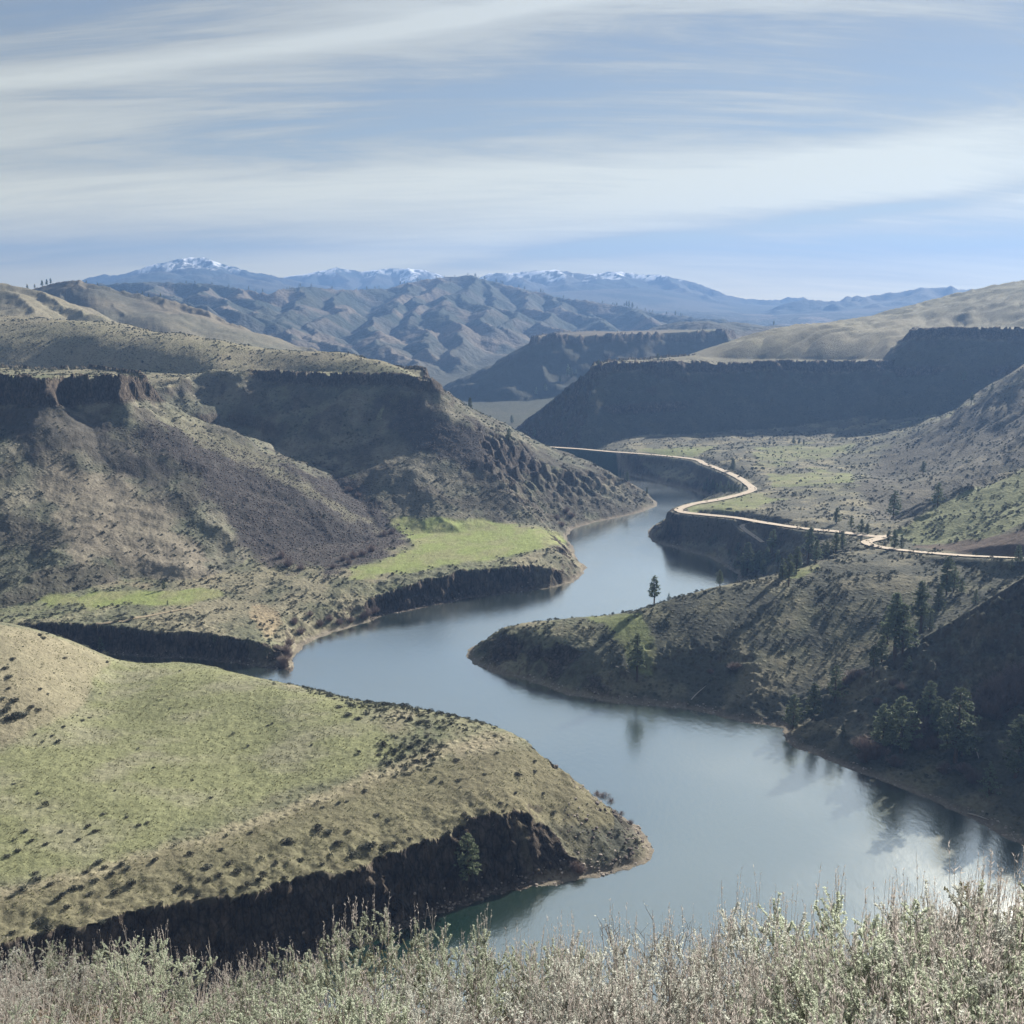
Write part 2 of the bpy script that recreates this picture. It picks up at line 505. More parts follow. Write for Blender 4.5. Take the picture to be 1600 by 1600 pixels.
BANK = [(U(300, 1523, 0), 3.6), (U(560, 1474, 0), 3.6), (U(700, 1426, 0), 3.4), (U(790, 1397, 0), 2.6), (U(-200, 1640, 0), 3.6), (U(100, 1570, 0), 3.6),
        (U(900, 1376, 0), 0.95), (U(980, 1360, 0), 0.75), (U(1026, 1328, 0), 0.7), (V(930, 338, 0), 0.9), (V(700, 388, 0), 1.2), (V(400, 424, 0), 1.4), (V(150, 448, 0), 0.8),
        (V(300, 476, 0), 3.6), (V(150, 484, 0), 3.6), (U(437, 1052, 0), 3.6), (U(457, 1035, 0), 0.9), (U(500, 996, 0), 0.55), (U(560, 977, 0), 0.7),
        (U(600, 962, 0), 3.0), (U(690, 944, 0), 3.6), (U(800, 927, 0), 3.6), (U(870, 917, 0), 2.0), (U(905, 902, 0), 1.1), (U(912, 886, 0), 0.8), (U(890, 845, 0), 0.7), (U(925, 817, 0), 0.6),
        (U(1000, 801, 0), 0.55), (U(727, 1023, 0), 0.75), (U(790, 1055, 0), 0.85), (U(900, 1088, 0), 0.8), (U(1000, 1101, 0), 0.6), (U(1150, 1126, 0), 0.5),
        (U(1260, 1177, 0), 0.4), (U(1420, 1237, 0), 0.35), (U(1580, 1312, 0), 0.4), (V(880, 520, 0), 0.8), (V(1158, 565, 0), 0.6),
        (U(1100, 869, 0), 0.7), (U(1015, 838, 0), 1.0), (V(1040, 800, 0), 0.8), (U(1112, 778, 0), 1.3), (V(1100, 885, 0), 1.3), (U(1040, 757, 0), 1.4), (U(960, 737, 0), 1.4)]

CTRL = []
for P in LINES:
    CTRL += densify(P, 0.022)
for p in densify([(q[0], q[1], 0.5) for q in WATER + WATER[:1]], 0.022):
    ds = sorted((math.hypot(p[0] - b[0][0], p[1] - b[0][1]), b[1]) for b in BANK)[:3]
    if sum(s_ / (d_ + 1) for d_, s_ in ds) / sum(1 / (d_ + 1) for d_, s_ in ds) < 1.8:
        CTRL.append(p)
_seen, _c = set(), []
for p in CTRL:
    k = (round(math.atan2(p[0], p[1]) * 220), round(math.log(math.hypot(p[0], p[1])) * 140))
    if k not in _seen:
        _seen.add(k); _c.append(p)
CTRL = np.array(_c)


def fit_base():
    X = np.stack([np.arctan2(CTRL[:, 0], CTRL[:, 1]), 0.55 * np.log(np.hypot(CTRL[:, 0], CTRL[:, 1]))], 1)
    r = np.hypot(CTRL[:, 0], CTRL[:, 1])
    val = CTRL[:, 2]
    D = np.sqrt(((X[:, None, :] - X[None, :, :]) ** 2).sum(-1))
    n = len(X)
    A = np.zeros((n + 3, n + 3))
    A[:n, :n] = D - np.eye(n) * 1e-4
    A[:n, n] = 1; A[:n, n + 1:] = X
    A[n, :n] = 1; A[n + 1:, :n] = X.T
    wts = np.linalg.solve(A, np.concatenate([val, np.zeros(3)]))
    gaz = np.radians(np.linspace(-48, 48, 290))
    glr = np.linspace(math.log(140), math.log(13500), 420)
    G = np.zeros((len(glr), len(gaz)))
    ga, gl = np.meshgrid(gaz, 0.55 * glr)
    for i in range(len(glr)):
        q = np.stack([ga[i], gl[i]], 1)
        K = np.sqrt(((q[:, None, :] - X[None, :, :]) ** 2).sum(-1))
        G[i] = K @ wts[:n] + wts[n] + q @ wts[n + 1:]
    for _ in range(3):
        for ax in (0, 1):
            P_ = np.pad(G, [(2, 2) if k == ax else (0, 0) for k in (0, 1)], mode='edge')
            n_ = G.shape[ax]
            sl = [np.take(P_, np.arange(k, k + n_), axis=ax) for k in range(5)]
            G = (sl[0] + 4 * sl[1] + 6 * sl[2] + 4 * sl[3] + sl[4]) / 16
    return gaz, glr, G


_gaz, _glr, _G = fit_base()
print('control points', len(CTRL))


def bilerp(G, ga, gl, a, lr):
    fa = np.clip((a - ga[0]) / (ga[1] - ga[0]), 0, len(ga) - 1.001)
    fl = np.clip((lr - gl[0]) / (gl[1] - gl[0]), 0, len(gl) - 1.001)
    ia = fa.astype(np.int32); il = fl.astype(np.int32)
    ta = fa - ia; tl = fl - il
    return ((G[il, ia] * (1 - ta) + G[il, ia + 1] * ta) * (1 - tl) +
            (G[il + 1, ia] * (1 - ta) + G[il + 1, ia + 1] * ta) * tl)


def block_profile(d, hc, wc, s0, s1, L):
    """drop below the rim at distance d outside it: cliff, then talus easing from slope s0 to s1"""
    cl = hc * sstep(0, wc, d)
    e = np.clip(d - wc * 0.8, 0, None)
    ta = s1 * e + (s0 - s1) * L * (1 - np.exp(-e / L))
    return cl + ta


BLOCKS = [
    dict(name='mesa_a', gul=3.2, hc=17, wc=7, s0=0.56, s1=0.36, L=120, warp=7, rim=[
        w(-500, 583, 700), w(0, 583, 715), w(40, 584, 712), w(75, 590, 700), w(110, 583, 716), w(150, 583, 722), w(185, 583, 720), w(212, 584, 738),
        w(226, 590, 748), w(222, 577, 790), w(150, 572, 830), w(0, 570, 850), w(-500, 570, 850)]),
    dict(name='mesa_b', gul=4, hc=9, wc=6, s0=0.66, s1=0.30, L=130, warp=6, rim=[
        w(250, 603, 860), w(290, 587, 888), w(345, 577, 905), w(430, 579, 893), w(500, 581, 884), w(560, 579, 872), w(620, 579, 866), w(650, 585, 858),
        w(670, 594, 850), w(676, 590, 885), w(650, 573, 950), w(500, 562, 1020), w(300, 560, 1040), w(150, 575, 960)]),
    dict(name='mesa_c', gul=2.5, hc=10, wc=8, s0=0.80, s1=0.72, L=150, warp=7, rim=[
        w(905, 569, 1206), w(965, 563, 1225), w(1050, 563, 1232), w(1150, 564, 1240), w(1250, 563, 1240), w(1410, 561, 1222), w(1445, 557, 1260), w(1420, 545, 1400), w(1250, 545, 1400), w(1050, 553, 1320), w(985, 558, 1290)]),
    dict(name='mesa_d', gul=3, hc=9, wc=9, s0=0.80, s1=0.70, L=150, warp=5, rim=[
        w(1425, 516, 1290), w(1440, 513, 1245), w(1500, 511, 1215), w(1600, 509, 1195), w(1900, 505, 1150), w(1900, 500, 1600), w(1440, 508, 1500)]),
    dict(name='mesa_e', gul=7, hc=12, wc=9, s0=0.60, s1=0.38, L=200, warp=8, rim=[
        w(838, 525, 1850), w(870, 521, 1850), w(1000, 519, 1880), w(1128, 514, 1900), w(1136, 515, 2000), w(1130, 512, 2150), w(900, 515, 2150), w(840, 522, 1950)]),
]

W_ = lambda px, py, d: (lambda p: (p[0] * FAR, p[1] * FAR, CAM_Z + (p[2] - CAM_Z) * FAR) if d > 5000 else p)(w(px, py, d))
RIDGES = [
    (1900, 4600, 0.62, 0.52, [
        [w(140, 443, 3500), w(250, 440, 3500), w(330, 443, 3480), w(430, 457, 3350), w(480, 447, 3500), w(540, 452, 3600), w(600, 450, 3800), w(640, 440, 3850), w(690, 433, 3880),
         w(735, 429, 3900), w(770, 441, 3850), w(820, 450, 3800), w(870, 462, 3700), w(930, 469, 3600), w(1000, 482, 3400), w(1060, 493, 3300), w(1130, 497, 3200)],
        [w(735, 429, 3900), w(722, 452, 3500), w(700, 470, 3200), w(692, 500, 2850), w(715, 522, 2650), w(700, 552, 2350)],
        [w(735, 429, 3900), w(775, 462, 3500), w(795, 490, 3150), w(785, 515, 2800)],
        [w(722, 452, 3500), w(745, 480, 3100), w(752, 505, 2800)],
        [w(820, 450, 3800), w(835, 475, 3400), w(850, 500, 3050), w(880, 512, 2900)],
        [w(870, 462, 3700), w(905, 485, 3350), w(940, 508, 3000)],
        [w(640, 440, 3850), w(622, 475, 3300), w(575, 505, 2900), w(600, 540, 2450), w(645, 575, 2150)],
        [w(690, 433, 3880), w(655, 475, 3250), w(640, 510, 2850), w(662, 548, 2400)],
        [w(540, 452, 3600), w(510, 482, 3150), w(480, 505, 2850), w(525, 540, 2400)],
        [w(480, 447, 3500), w(455, 475, 3100), w(440, 498, 2800), w(490, 528, 2450)],
        [w(380, 450, 3400), w(400, 478, 3000), w(440, 505, 2650)],
        [w(300, 442, 3480), w(330, 462, 3100), w(390, 488, 2700)],
        [w(220, 441, 3500), w(250, 458, 3100), w(320, 480, 2700)],
        [w(1000, 482, 3400), w(1020, 500, 3100)]]),
    (4950, 8600, 0.62, 0.38, [
        [W_(100, 446, 9000), W_(140, 436, 9000), W_(165, 427, 9000), W_(190, 429, 9000), W_(240, 411, 9000), W_(280, 403, 9000), W_(315, 401, 9000), W_(350, 412, 9000),
         W_(400, 424, 9000), W_(450, 434, 9000), W_(520, 445, 9000)],
        [W_(315, 401, 9000), W_(345, 425, 8300), W_(400, 438, 7800)], [W_(280, 403, 9000), W_(260, 428, 8300), W_(230, 440, 7800)], [W_(350, 412, 9000), W_(420, 436, 8300)],
        [W_(430, 434, 10200), W_(470, 429, 10200), W_(500, 423, 10200), W_(525, 416, 10200), W_(560, 424, 10200), W_(590, 420, 10200), W_(640, 418, 10200), W_(665, 420, 10200), W_(700, 434, 10200)],
        [W_(525, 416, 10200), W_(540, 440, 9400)], [W_(590, 420, 10200), W_(580, 445, 9300)], [W_(640, 418, 10200), W_(650, 442, 9300)], [W_(500, 423, 10200), W_(470, 445, 9400)],
        [W_(740, 436, 8800), W_(770, 427, 8800), W_(800, 425, 8700), W_(870, 422, 8600), W_(920, 427, 8500), W_(955, 423, 8500), W_(1000, 427, 8400), W_(1030, 428, 8300),
         W_(1080, 440, 8200), W_(1120, 452, 8100), W_(1170, 461, 8000), W_(1230, 464, 8000), W_(1300, 468, 8200)],
        [W_(955, 423, 8500), W_(985, 445, 7800), W_(1040, 462, 7200), W_(1100, 475, 6900)], [W_(870, 422, 8600), W_(890, 445, 7800), W_(940, 465, 7000)], [W_(1030, 428, 8300), W_(1070, 452, 7600), W_(1130, 470, 7100)],
        [W_(800, 425, 8700), W_(820, 448, 7700)], [W_(920, 427, 8500), W_(930, 448, 7800), W_(990, 472, 6800)],
        [W_(1210, 480, 6500), W_(1260, 470, 6700), W_(1310, 463, 6800), W_(1350, 460, 6800), W_(1400, 452, 6800), W_(1440, 446, 6800), W_(1490, 444, 6800), W_(1530, 450, 6800), W_(1700, 452, 6800)],
        [W_(1440, 446, 6800), W_(1400, 465, 6300), W_(1330, 480, 6250)], [W_(1490, 444, 6800), W_(1470, 470, 6300)], [W_(1350, 460, 6800), W_(1300, 476, 6400)]]),
    (1300, 2150, 0.62, 0.42, [
        [w(60, 449, 1900), w(85, 441, 1880), w(130, 437, 1850), w(175, 447, 1840), w(240, 465, 1830), w(300, 481, 1800), w(380, 509, 1750), w(430, 532, 1690), w(475, 545, 1640)],
        [w(130, 437, 1850), w(165, 465, 1740), w(200, 492, 1640)], [w(240, 465, 1830), w(262, 490, 1720), w(300, 515, 1610)], [w(300, 481, 1800), w(340, 510, 1690), w(390, 533, 1590)],
        [w(85, 441, 1880), w(100, 462, 1780)],
        [w(-100, 430, 1550), w(0, 438, 1500), w(40, 450, 1480), w(90, 476, 1430), w(130, 490, 1390)], [w(0, 438, 1500), w(20, 465, 1420), w(60, 485, 1360)],
        [w(1330, 501, 1640), w(1400, 483, 1700), w(1470, 460, 1720), w(1520, 452, 1700), w(1560, 445, 1700), w(1600, 438, 1700), w(1750, 425, 1700)],
        [w(1470, 460, 1720), w(1440, 478, 1620), w(1400, 492, 1560)], [w(1520, 452, 1700), w(1500, 472, 1600), w(1450, 490, 1530)], [w(1600, 438, 1700), w(1560, 465, 1580), w(1530, 487, 1480)],
        [w(1700, 440, 1650), w(1640, 470, 1520), w(1600, 490, 1440)]]),
    (560, 1080, 0.62, 0.55, [
        [w(1392, 836, 575), w(1430, 808, 600), w(1470, 785, 618), w(1540, 752, 648), w(1600, 728, 675), w(1680, 698, 700)],
        [w(1600, 790, 552), w(1540, 822, 540), w(1475, 850, 545)]]),
]

# steepness of the bank right at the water, sampled along the shore


ROAD_A = [U(850, 698.5, 18), U(905, 702, 18), U(950, 706, 18), U(1000, 709.5, 18), U(1050, 714, 18), U(1088, 719, 18.5), U(1100, 725, 18.5), U(1122, 733, 19),
          U(1150, 745, 19.5), U(1168, 757, 20.3), U(1176, 765, 20.5), U(1165, 771, 20.5), U(1125, 781, 20.5), U(1085, 788, 20.5), U(1062, 796, 20.5),
          U(1066, 801, 20.5), U(1100, 805, 21), U(1150, 810, 22.5), U(1190, 817, 24.5), U(1250, 826, 29), U(1310, 832, 32), U(1352, 838, 34), U(1385, 840, 34.3)]
ROAD_C = [U(1180, 816.5, 23.8), U(1166, 819, 21.5), U(1159, 823, 20.3), U(1166, 830, 19.5), U(1178, 838, 18.5), U(1192, 848, 17)]
ROAD_B = [U(1392, 838, 34.3), U(1372, 843, 34.5), U(1354, 848, 34.8), U(1364, 853.5, 35.2), U(1395, 859, 36), U(1440, 864, 39), U(1500, 869, 42.5), U(1560, 872, 46.5),
          U(1600, 873.5, 50), U(1660, 875, 55)]


def smooth_path(pts, step=3.0):
    P = [np.array(p, float) for p in pts]
    out = []
    for i in range(len(P) - 1):
        p0 = P[max(i - 1, 0)]; p1 = P[i]; p2 = P[i + 1]; p3 = P[min(i + 2, len(P) - 1)]
        k = max(2, int(np.linalg.norm(p2 - p1) / step))
        for q in range(k):
            t = q / k
            out.append(0.5 * ((2 * p1) + (-p0 + p2) * t + (2 * p0 - 5 * p1 + 4 * p2 - p3) * t * t + (-p0 + 3 * p1 - 3 * p2 + p3) * t ** 3))
    out.append(P[-1])
    return out


def near_line(x, y, P):
    d2 = np.full(x.shape, 1e18); zz = np.zeros(x.shape)
    for (ax, ay, az_), (bx, by, bz_) in zip(P[:-1], P[1:]):
        ex, ey = bx - ax, by - ay
        t = np.clip(((x - ax) * ex + (y - ay) * ey) / (ex * ex + ey * ey + 1e-9), 0, 1)
        q = (x - ax - t * ex) ** 2 + (y - ay - t * ey) ** 2
        m = q < d2
        d2 = np.where(m, q, d2); zz = np.where(m, az_ + t * (bz_ - az_), zz)
    return np.sqrt(d2), zz


def relief(x, y, detail=True):
    """height of the land, plus masks, for arrays of ground positions"""
    r = np.hypot(x, y) + 1e-6
    a = np.arctan2(x, y)
    lr = np.log(r)
    z = bilerp(_G, _gaz, _glr, np.clip(a, -0.83, 0.83), lr)
    near = r < 1750
    # ---- broad rolling forms on the hills, none on the benches
    up = sstep(26, 90, z)
    far = sstep(1300, 3000, r)
    vfar = sstep(4900, 5500, r)
    edge = np.abs(a) > 0.6
    z = z + up * (1 - far) * (fbm(x / 160, y / 160, 3, 5) * 5.0)
    # gullied slopes
    g1 = spurs(x / 620 + 3.3, y / 620 + 1.7, 6, 21, 0.52)
    zz = sstep(1650, 2300, r) * (1 - sstep(4500, 5000, r))
    z = z + zz * sstep(10, 90, z) * (g1 - 0.85) * 40
    g1b = spurs(x / 190 + 8.3, y / 190 + 1.7, 4, 24)
    z = z + sstep(1250, 1600, r) * (1 - zz * 0.4) * (1 - vfar) * sstep(60, 130, z) * (g1b - 0.6) * 9
    g2 = spurs(x / 1700 + 1.1, y / 1700 + 4.7, 6, 33, 0.52)
    z = z + vfar * sstep(120, 330, z) * (g2 - 0.65) * 140
    z = z + vfar * (fbm(x / 300, y / 300, 4, 35)) * 7 * sstep(120, 330, z)
    # ribs on the right hillside: run down the slope
    rb = sstep(0.16, 0.24, a) * near * sstep(540, 600, r) * sstep(28, 45, z)
    wv = (x - y) * 0.707
    wu = (x + y) * 0.707
    rib = np.abs(perlin(wv / 24 + fbm(x / 120, y / 120, 2, 40) * 0.8, wu / 260, 41))
    z = z + rb * (rib - 0.28) * 7
    low = (r < 1300) * 1.0
    z = z + low * fbm(x / 38, y / 38, 4, 61) * (0.3 + 0.5 * up + 0.5 * sstep(0.05, 0.2, a) * sstep(1, 8, z))
    info = dict(rock=np.zeros(z.shape), talus=np.zeros(z.shape), blk=np.zeros(z.shape, np.int8))
    # ---- folded ridges: crests and the spurs running down from them
    for (lo, hi_, amax, steep, grp) in RIDGES:
        sel = np.nonzero((r > lo) & (r < hi_) & (np.abs(a) < amax))
        qx, qy, qz = x[sel], y[sel], z[sel]
        S_ = 0.5 * (lo + hi_)
        wx = qx + fbm(qx / (S_ * .10), qy / (S_ * .10), 5, 601, 0.55) * S_ * (.014 if lo < 4000 else .008)
        wy = qy + fbm(qx / (S_ * .10) + 9, qy / (S_ * .10), 5, 605, 0.55) * S_ * (.014 if lo < 4000 else .008)
        top = np.full(qx.shape, -1e3)
        for P in grp:
            for (ax, ay, az_), (bx, by, bz_) in zip(P[:-1], P[1:]):
                ex, ey = bx - ax, by - ay
                t = np.clip(((wx - ax) * ex + (wy - ay) * ey) / (ex * ex + ey * ey), 0, 1)
                dd = np.hypot(wx - ax - t * ex, wy - ay - t * ey)
                zc = az_ + t * (bz_ - az_) - steep * dd - 0.0 * t
                np.maximum(top, zc, out=top)
        side = spurs(qx / (S_ * .045), qy / (S_ * .045), 4, 611)
        below = np.clip((qz.max() - top) / 200, 0, 1)
        top = top + (side - 0.7) * S_ * 0.0055 * below
        z[sel] = smax(qz, top, S_ * 0.002)
    # ---- mesas
    idx = np.nonzero((r > 380) & (r < 2500) & (np.abs(a) < 0.75))
    xs, ys = x[idx], y[idx]
    zs = z[idx]
    rock = np.zeros(xs.shape); tal = np.zeros(xs.shape); bid = np.zeros(xs.shape, np.int8)
    wx = xs + 0.0; wy = ys + 0.0
    cn1 = fbm(xs / 34, ys / 34, 3, 71); cn2 = fbm(xs / 34 + 50, ys / 34, 3, 74)
    cf1 = perlin(xs / 6.5, ys / 6.5, 77) * (1 - sstep(900, 1200, r[idx])) * (0.3 + 0.7 * sstep(-0.3, 0.4, perlin(xs / 40, ys / 40, 79))); cf2 = perlin(xs / 6.5 + 31, ys / 6.5, 78)
    cg1 = fbm(xs / 15, ys / 15, 2, 73)
    for k, B in enumerate(BLOCKS):
        P = B['rim']
        d, ins = poly_sd(xs, ys, P)
        d = np.where(ins, -d, d)
        d = d + (cn1 * B['warp'] * 1.3 + cn2 * 1.5 + cf1 * 1.5 + cg1 * 2.4) * (1 - sstep(8, 45, d)) + (cn1 * 0.8 + cn2 * 0.5) * sstep(20, 60, d)
        ins = d < 0
        d = np.where(ins, 0, d)
        top = fbm(xs / 70, ys / 70, 2, 97) * 1.3 + idw(xs, ys, [(p[0], p[1]) for p in P], [p[2] for p in P], 3)
        # gullies and spurs deepen down the talus
        tg = ridged(xs / 95 + k * 7, ys / 95, 3, 81 + k, 0.42)
        rough = (tg - 0.95) * np.clip(d / 60, 0, 1) * B['gul']
        hcv = B['hc'] * np.clip(1 + 0.30 * fbm(xs / 90, ys / 90, 2, 93), 0.35, 1.6)
        if B['name'] == 'mesa_b':
            hcv = hcv * (0.12 + 0.88 * sstep(350, 450, 800 + FPX * CP * xs / np.maximum(ys, 1)))
        zb = top - block_profile(d, hcv, B['wc'], B['s0'], B['s1'], B['L']) + rough
        # second, broken lava step part way down
        st = sstep(0.0, 0.5, fbm(xs / 90 + 9, ys / 90, 2, 90 + k))
        zb = zb - st * (5.5 * sstep(46, 50, d) - 5.5 * np.clip(d - 50, 0, 60) / 60 * sstep(46, 50, d))
        zb = np.where(ins, np.maximum(top - 3.0, -50), zb)
        hi = zb > zs
        rk = hi * (~ins) * sstep(2.5, 6, hcv) * (1 - sstep(B['wc'] * 0.9, B['wc'] * 1.5, d)) + hi * st * sstep(45, 46, d) * (1 - sstep(50, 52, d))
        tl = hi * (~ins) * sstep(B['wc'], B['wc'] * 1.6, d)
        zb = zb + fbm(xs / 12, ys / 12, 4, 95) * 0.8 * (~ins)
        zs = smax(zs, zb, 1.2)
        rock = np.where(hi, rk, rock); tal = np.where(hi, tl, tal)
        bid = np.where(hi, k + 1, bid)
    z[idx] = zs
    info['rock'][idx] = rock; info['talus'][idx] = tal; info['blk'][idx] = bid
    # ---- shore profile
    idx = np.nonzero(r < 1750)
    xs, ys, zs = x[idx], y[idx], z[idx]
    sc = sstep(150, 400, r[idx])
    qx = xs + fbm(xs / 17, ys / 17, 3, 101) * 1.4 + perlin(xs / 3.4, ys / 3.4, 103) * 0.7
    qy = ys + fbm(xs / 17 + 9, ys / 17, 3, 107) * 1.4 + perlin(xs / 3.4 + 9, ys / 3.4, 109) * 0.7
    d, ins = poly_sd(qx, qy, WATER)
    s = idw(xs, ys, [(p[0][0], p[0][1]) for p in BANK], [p[1] for p in BANK], 4)
    beach = 0.14 * np.clip(d, 0, 3.5)
    cliffy = sstep(1.5, 2.6, s)
    # columnar cliff faces: the drop is broken in uneven steps
    e = np.clip(d - 2.0 - cliffy * (1.2 + 0.8 * fbm(xs / 9, ys / 9, 2, 111)), 0, None)
    bank = beach + s * e
    bank = bank * (1 + 0.16 * fbm(xs / 8, ys / 8, 3, 115))
    rk = (bank < zs) * cliffy + (bank < zs) * (1 - cliffy) * sstep(0.62, 0.85, s) * sstep(-0.1, 0.25, fbm(xs / 14, ys / 14, 3, 121)) * sstep(1, 3, bank)
    zland = -smax(-zs, -bank, 0.5)
    zs2 = np.where(ins, -0.25 - 0.35 * np.clip(d, 0, 25), zland)
    z[idx] = zs2
    info['rock'][idx] = np.maximum(info['rock'][idx], np.where(ins, 0, rk))
    dw = np.full(z.shape, 1e4); dw[idx] = np.where(ins, -d, d)
    info['dw'] = dw
    z = z + (r < 760) * sstep(1.5, 5, dw) * (1 - sstep(14, 30, dw)) * fbm(x / 6.5, y / 6.5, 3, 125) * 0.75
    info['shore_s'] = np.full(z.shape, 1.0); info['shore_s'][idx] = s
    # ---- the hillside the camera stands on
    sdn = y + 0.10 * x + fbm(x / 30, y / 30, 2, 131) * np.clip(r / 20, 0, 3)
    sd_ = np.clip(sdn, -60, None)
    fall = np.where(sd_ < 7.5, 0.50 * sd_, 0.50 * 7.5 + 0.93 * (sd_ - 7.5))
    fall = np.where(sd_ < 0, 0.35 * sd_, fall)
    cz = CAM_Z - 1.62 - fall
    behind = np.abs(a) > math.radians(50)
    cz = np.maximum(cz, np.where(behind & (y < 40), 60 - 0.9 * np.clip(y, -40, 60), -30))
    z = np.where(r < 320, smax(cz, z, 1.0) * (cz > z - 4) + z * (cz <= z - 4), z)
    onhill = (cz > z - 0.5) & (r < 320)
    z = np.where((y < 0) | (np.abs(a) > 1.2), np.where(r < 320, np.maximum(z, cz), np.maximum(z, 60)), z)
    info['camhill'] = onhill
    info['r'] = r; info['a'] = a
    for RP in (ROAD_A, ROAD_B, ROAD_C):
        rp = [tuple(p) for p in smooth_path(RP, 14.0)]
        idx = np.nonzero((r > 420) & (r < 1300) & (a > 0.01) & (a < 0.55))
        d, zr = near_line(x[idx], y[idx], rp)
        k = 1 - (sstep(5.5, 12.0, d) if RP is not ROAD_C else sstep(2.5, 9.0, d))
        z[idx] = z[idx] * (1 - k) + zr * k
    if detail:
        gr = np.where(r < 60, 0.05, 0.16) * (r < 2000)
        z = z + gr * perlin(x / 2.3, y / 2.3, 141) * sstep(-0.5, 2, info['dw'])
    return z, info


# ------------------------------------------------------------------ terrain sheet
def make_rows():
    rows = [0.6]
    while rows[-1] < 10500:
        r = rows[-1]
        if r < 30: q = 1.03
        elif r < 185: q = 1.02
        elif r < 620: q = 1 + 0.00165 * QUICK
        elif r < 1450: q = 1 + 0.0019 * QUICK
        else: q = 1 + 0.0048 * QUICK
        rows.append(r * q)
    return np.array(rows)


def make_cols():
    n = int(1330 / QUICK)
    fine = np.radians(np.linspace(-27.5, 27.5, n))
    st = fine[1] - fine[0]
    side = []
    aa = fine[-1]
    while aa < math.radians(60):
        st = min(st * 1.06, math.radians(1.0)); aa += st; side.append(aa)
    while aa < math.radians(176):
        aa += math.radians(4); side.append(aa)
    side = np.array(side)
    return np.concatenate([-side[::-1], fine, side])


ROWS, COLS = make_rows(), make_cols()
RR, AA = np.meshgrid(ROWS, COLS, indexing='ij')
GX_, GY_ = RR * np.sin(AA), RR * np.cos(AA)
print('grid', RR.shape)
GZ, INFO = relief(GX_, GY_)
_lr = np.log(ROWS)


def height_at(x, y):
    """height of the finished sheet under a ground point"""
    a = math.atan2(x, y); r = math.hypot(x, y)
    j = int(np.clip(np.searchsorted(COLS, a) - 1, 0, len(COLS) - 2))
    i = int(np.clip(np.searchsorted(ROWS, r) - 1, 0, len(ROWS) - 2))
    ta = (a - COLS[j]) / (COLS[j + 1] - COLS[j]); tr = (r - ROWS[i]) / (ROWS[i + 1] - ROWS[i])
    ta = min(max(ta, 0), 1); tr = min(max(tr, 0), 1)
    return float((GZ[i, j] * (1 - ta) + GZ[i, j + 1] * ta) * (1 - tr) + (GZ[i + 1, j] * (1 - ta) + GZ[i + 1, j + 1] * ta) * tr)


def first_hit(px, py):
    """where a sight line first meets the land or the water"""
    ax, az_ = ray(px, py)
    rows = ROWS[ROWS > 190]
    y = rows / math.sqrt(1 + ax * ax)
    xs = ax * y
    a = math.atan2(ax, 1)
    j = int(np.clip(np.searchsorted(COLS, a) - 1, 0, len(COLS) - 2))
    ta = (a - COLS[j]) / (COLS[j + 1] - COLS[j])
    i0 = len(ROWS) - len(rows)
    zt = GZ[i0:, j] * (1 - ta) + GZ[i0:, j + 1] * ta
    zt = np.maximum(zt, 0)
    diff = (CAM_Z + az_ * y) - zt
    k = int(np.argmax(diff < 0))
    if diff[k] >= 0:
        return None
    if k == 0:
        return Vector((xs[0], y[0], zt[0]))
    t = diff[k - 1] / (diff[k - 1] - diff[k])
    yy = y[k - 1] + (y[k] - y[k - 1]) * t
    return Vector((ax * yy, yy, height_at(ax * yy, yy)))


def project(x, y, z):
    """frame position (1600 px frame) of world points"""
    dz = z - CAM_Z
    depth = y * CP - dz * SP
    upv = y * SP + dz * CP
    depth = np.maximum(depth, 0.01)
    return 800 + FPX * x / depth, 800 - FPX * upv / depth

# ------------------------------------------------------------------ ground colours (albedo)
def C3(*v):
    return np.array(v, dtype=np.float32)


def blend(col, c, m):
    m = m[..., None].astype(np.float32)
    return col * (1 - m) + np.asarray(c, dtype=np.float32) * m


PX, PY = project(GX_, GY_, GZ)
INFRONT = (np.abs(AA) < math.radians(35)) & (GY_ > 20)


def frame_mask(poly, rmin, rmax, soft=14, wob=14, scale=22, seed=0):
    """patch of ground surveyed by its outline, with a ragged edge, kept to one range of distances"""
    xs = [p[0] for p in poly]; ys = [p[1] for p in poly]
    sel = INFRONT & (INFO['r'] > rmin) & (INFO['r'] < rmax) & (PX > min(xs) - 60) & (PX < max(xs) + 60) & (PY > min(ys) - 50) & (PY < max(ys) + 50)
    m = np.zeros(GZ.shape, np.float32)
    idx = np.nonzero(sel)
    if len(idx[0]) == 0:
        return m
    gx, gy = GX_[idx], GY_[idx]
    n = fbm(gx / scale, gy / scale, 4, 200 + seed)
    d, ins = poly_sd(PX[idx], PY[idx], poly)
    s = np.where(ins, d, -d) + n * wob
    m[idx] = sstep(-soft * 0.5, soft * 0.5, s)
    return m


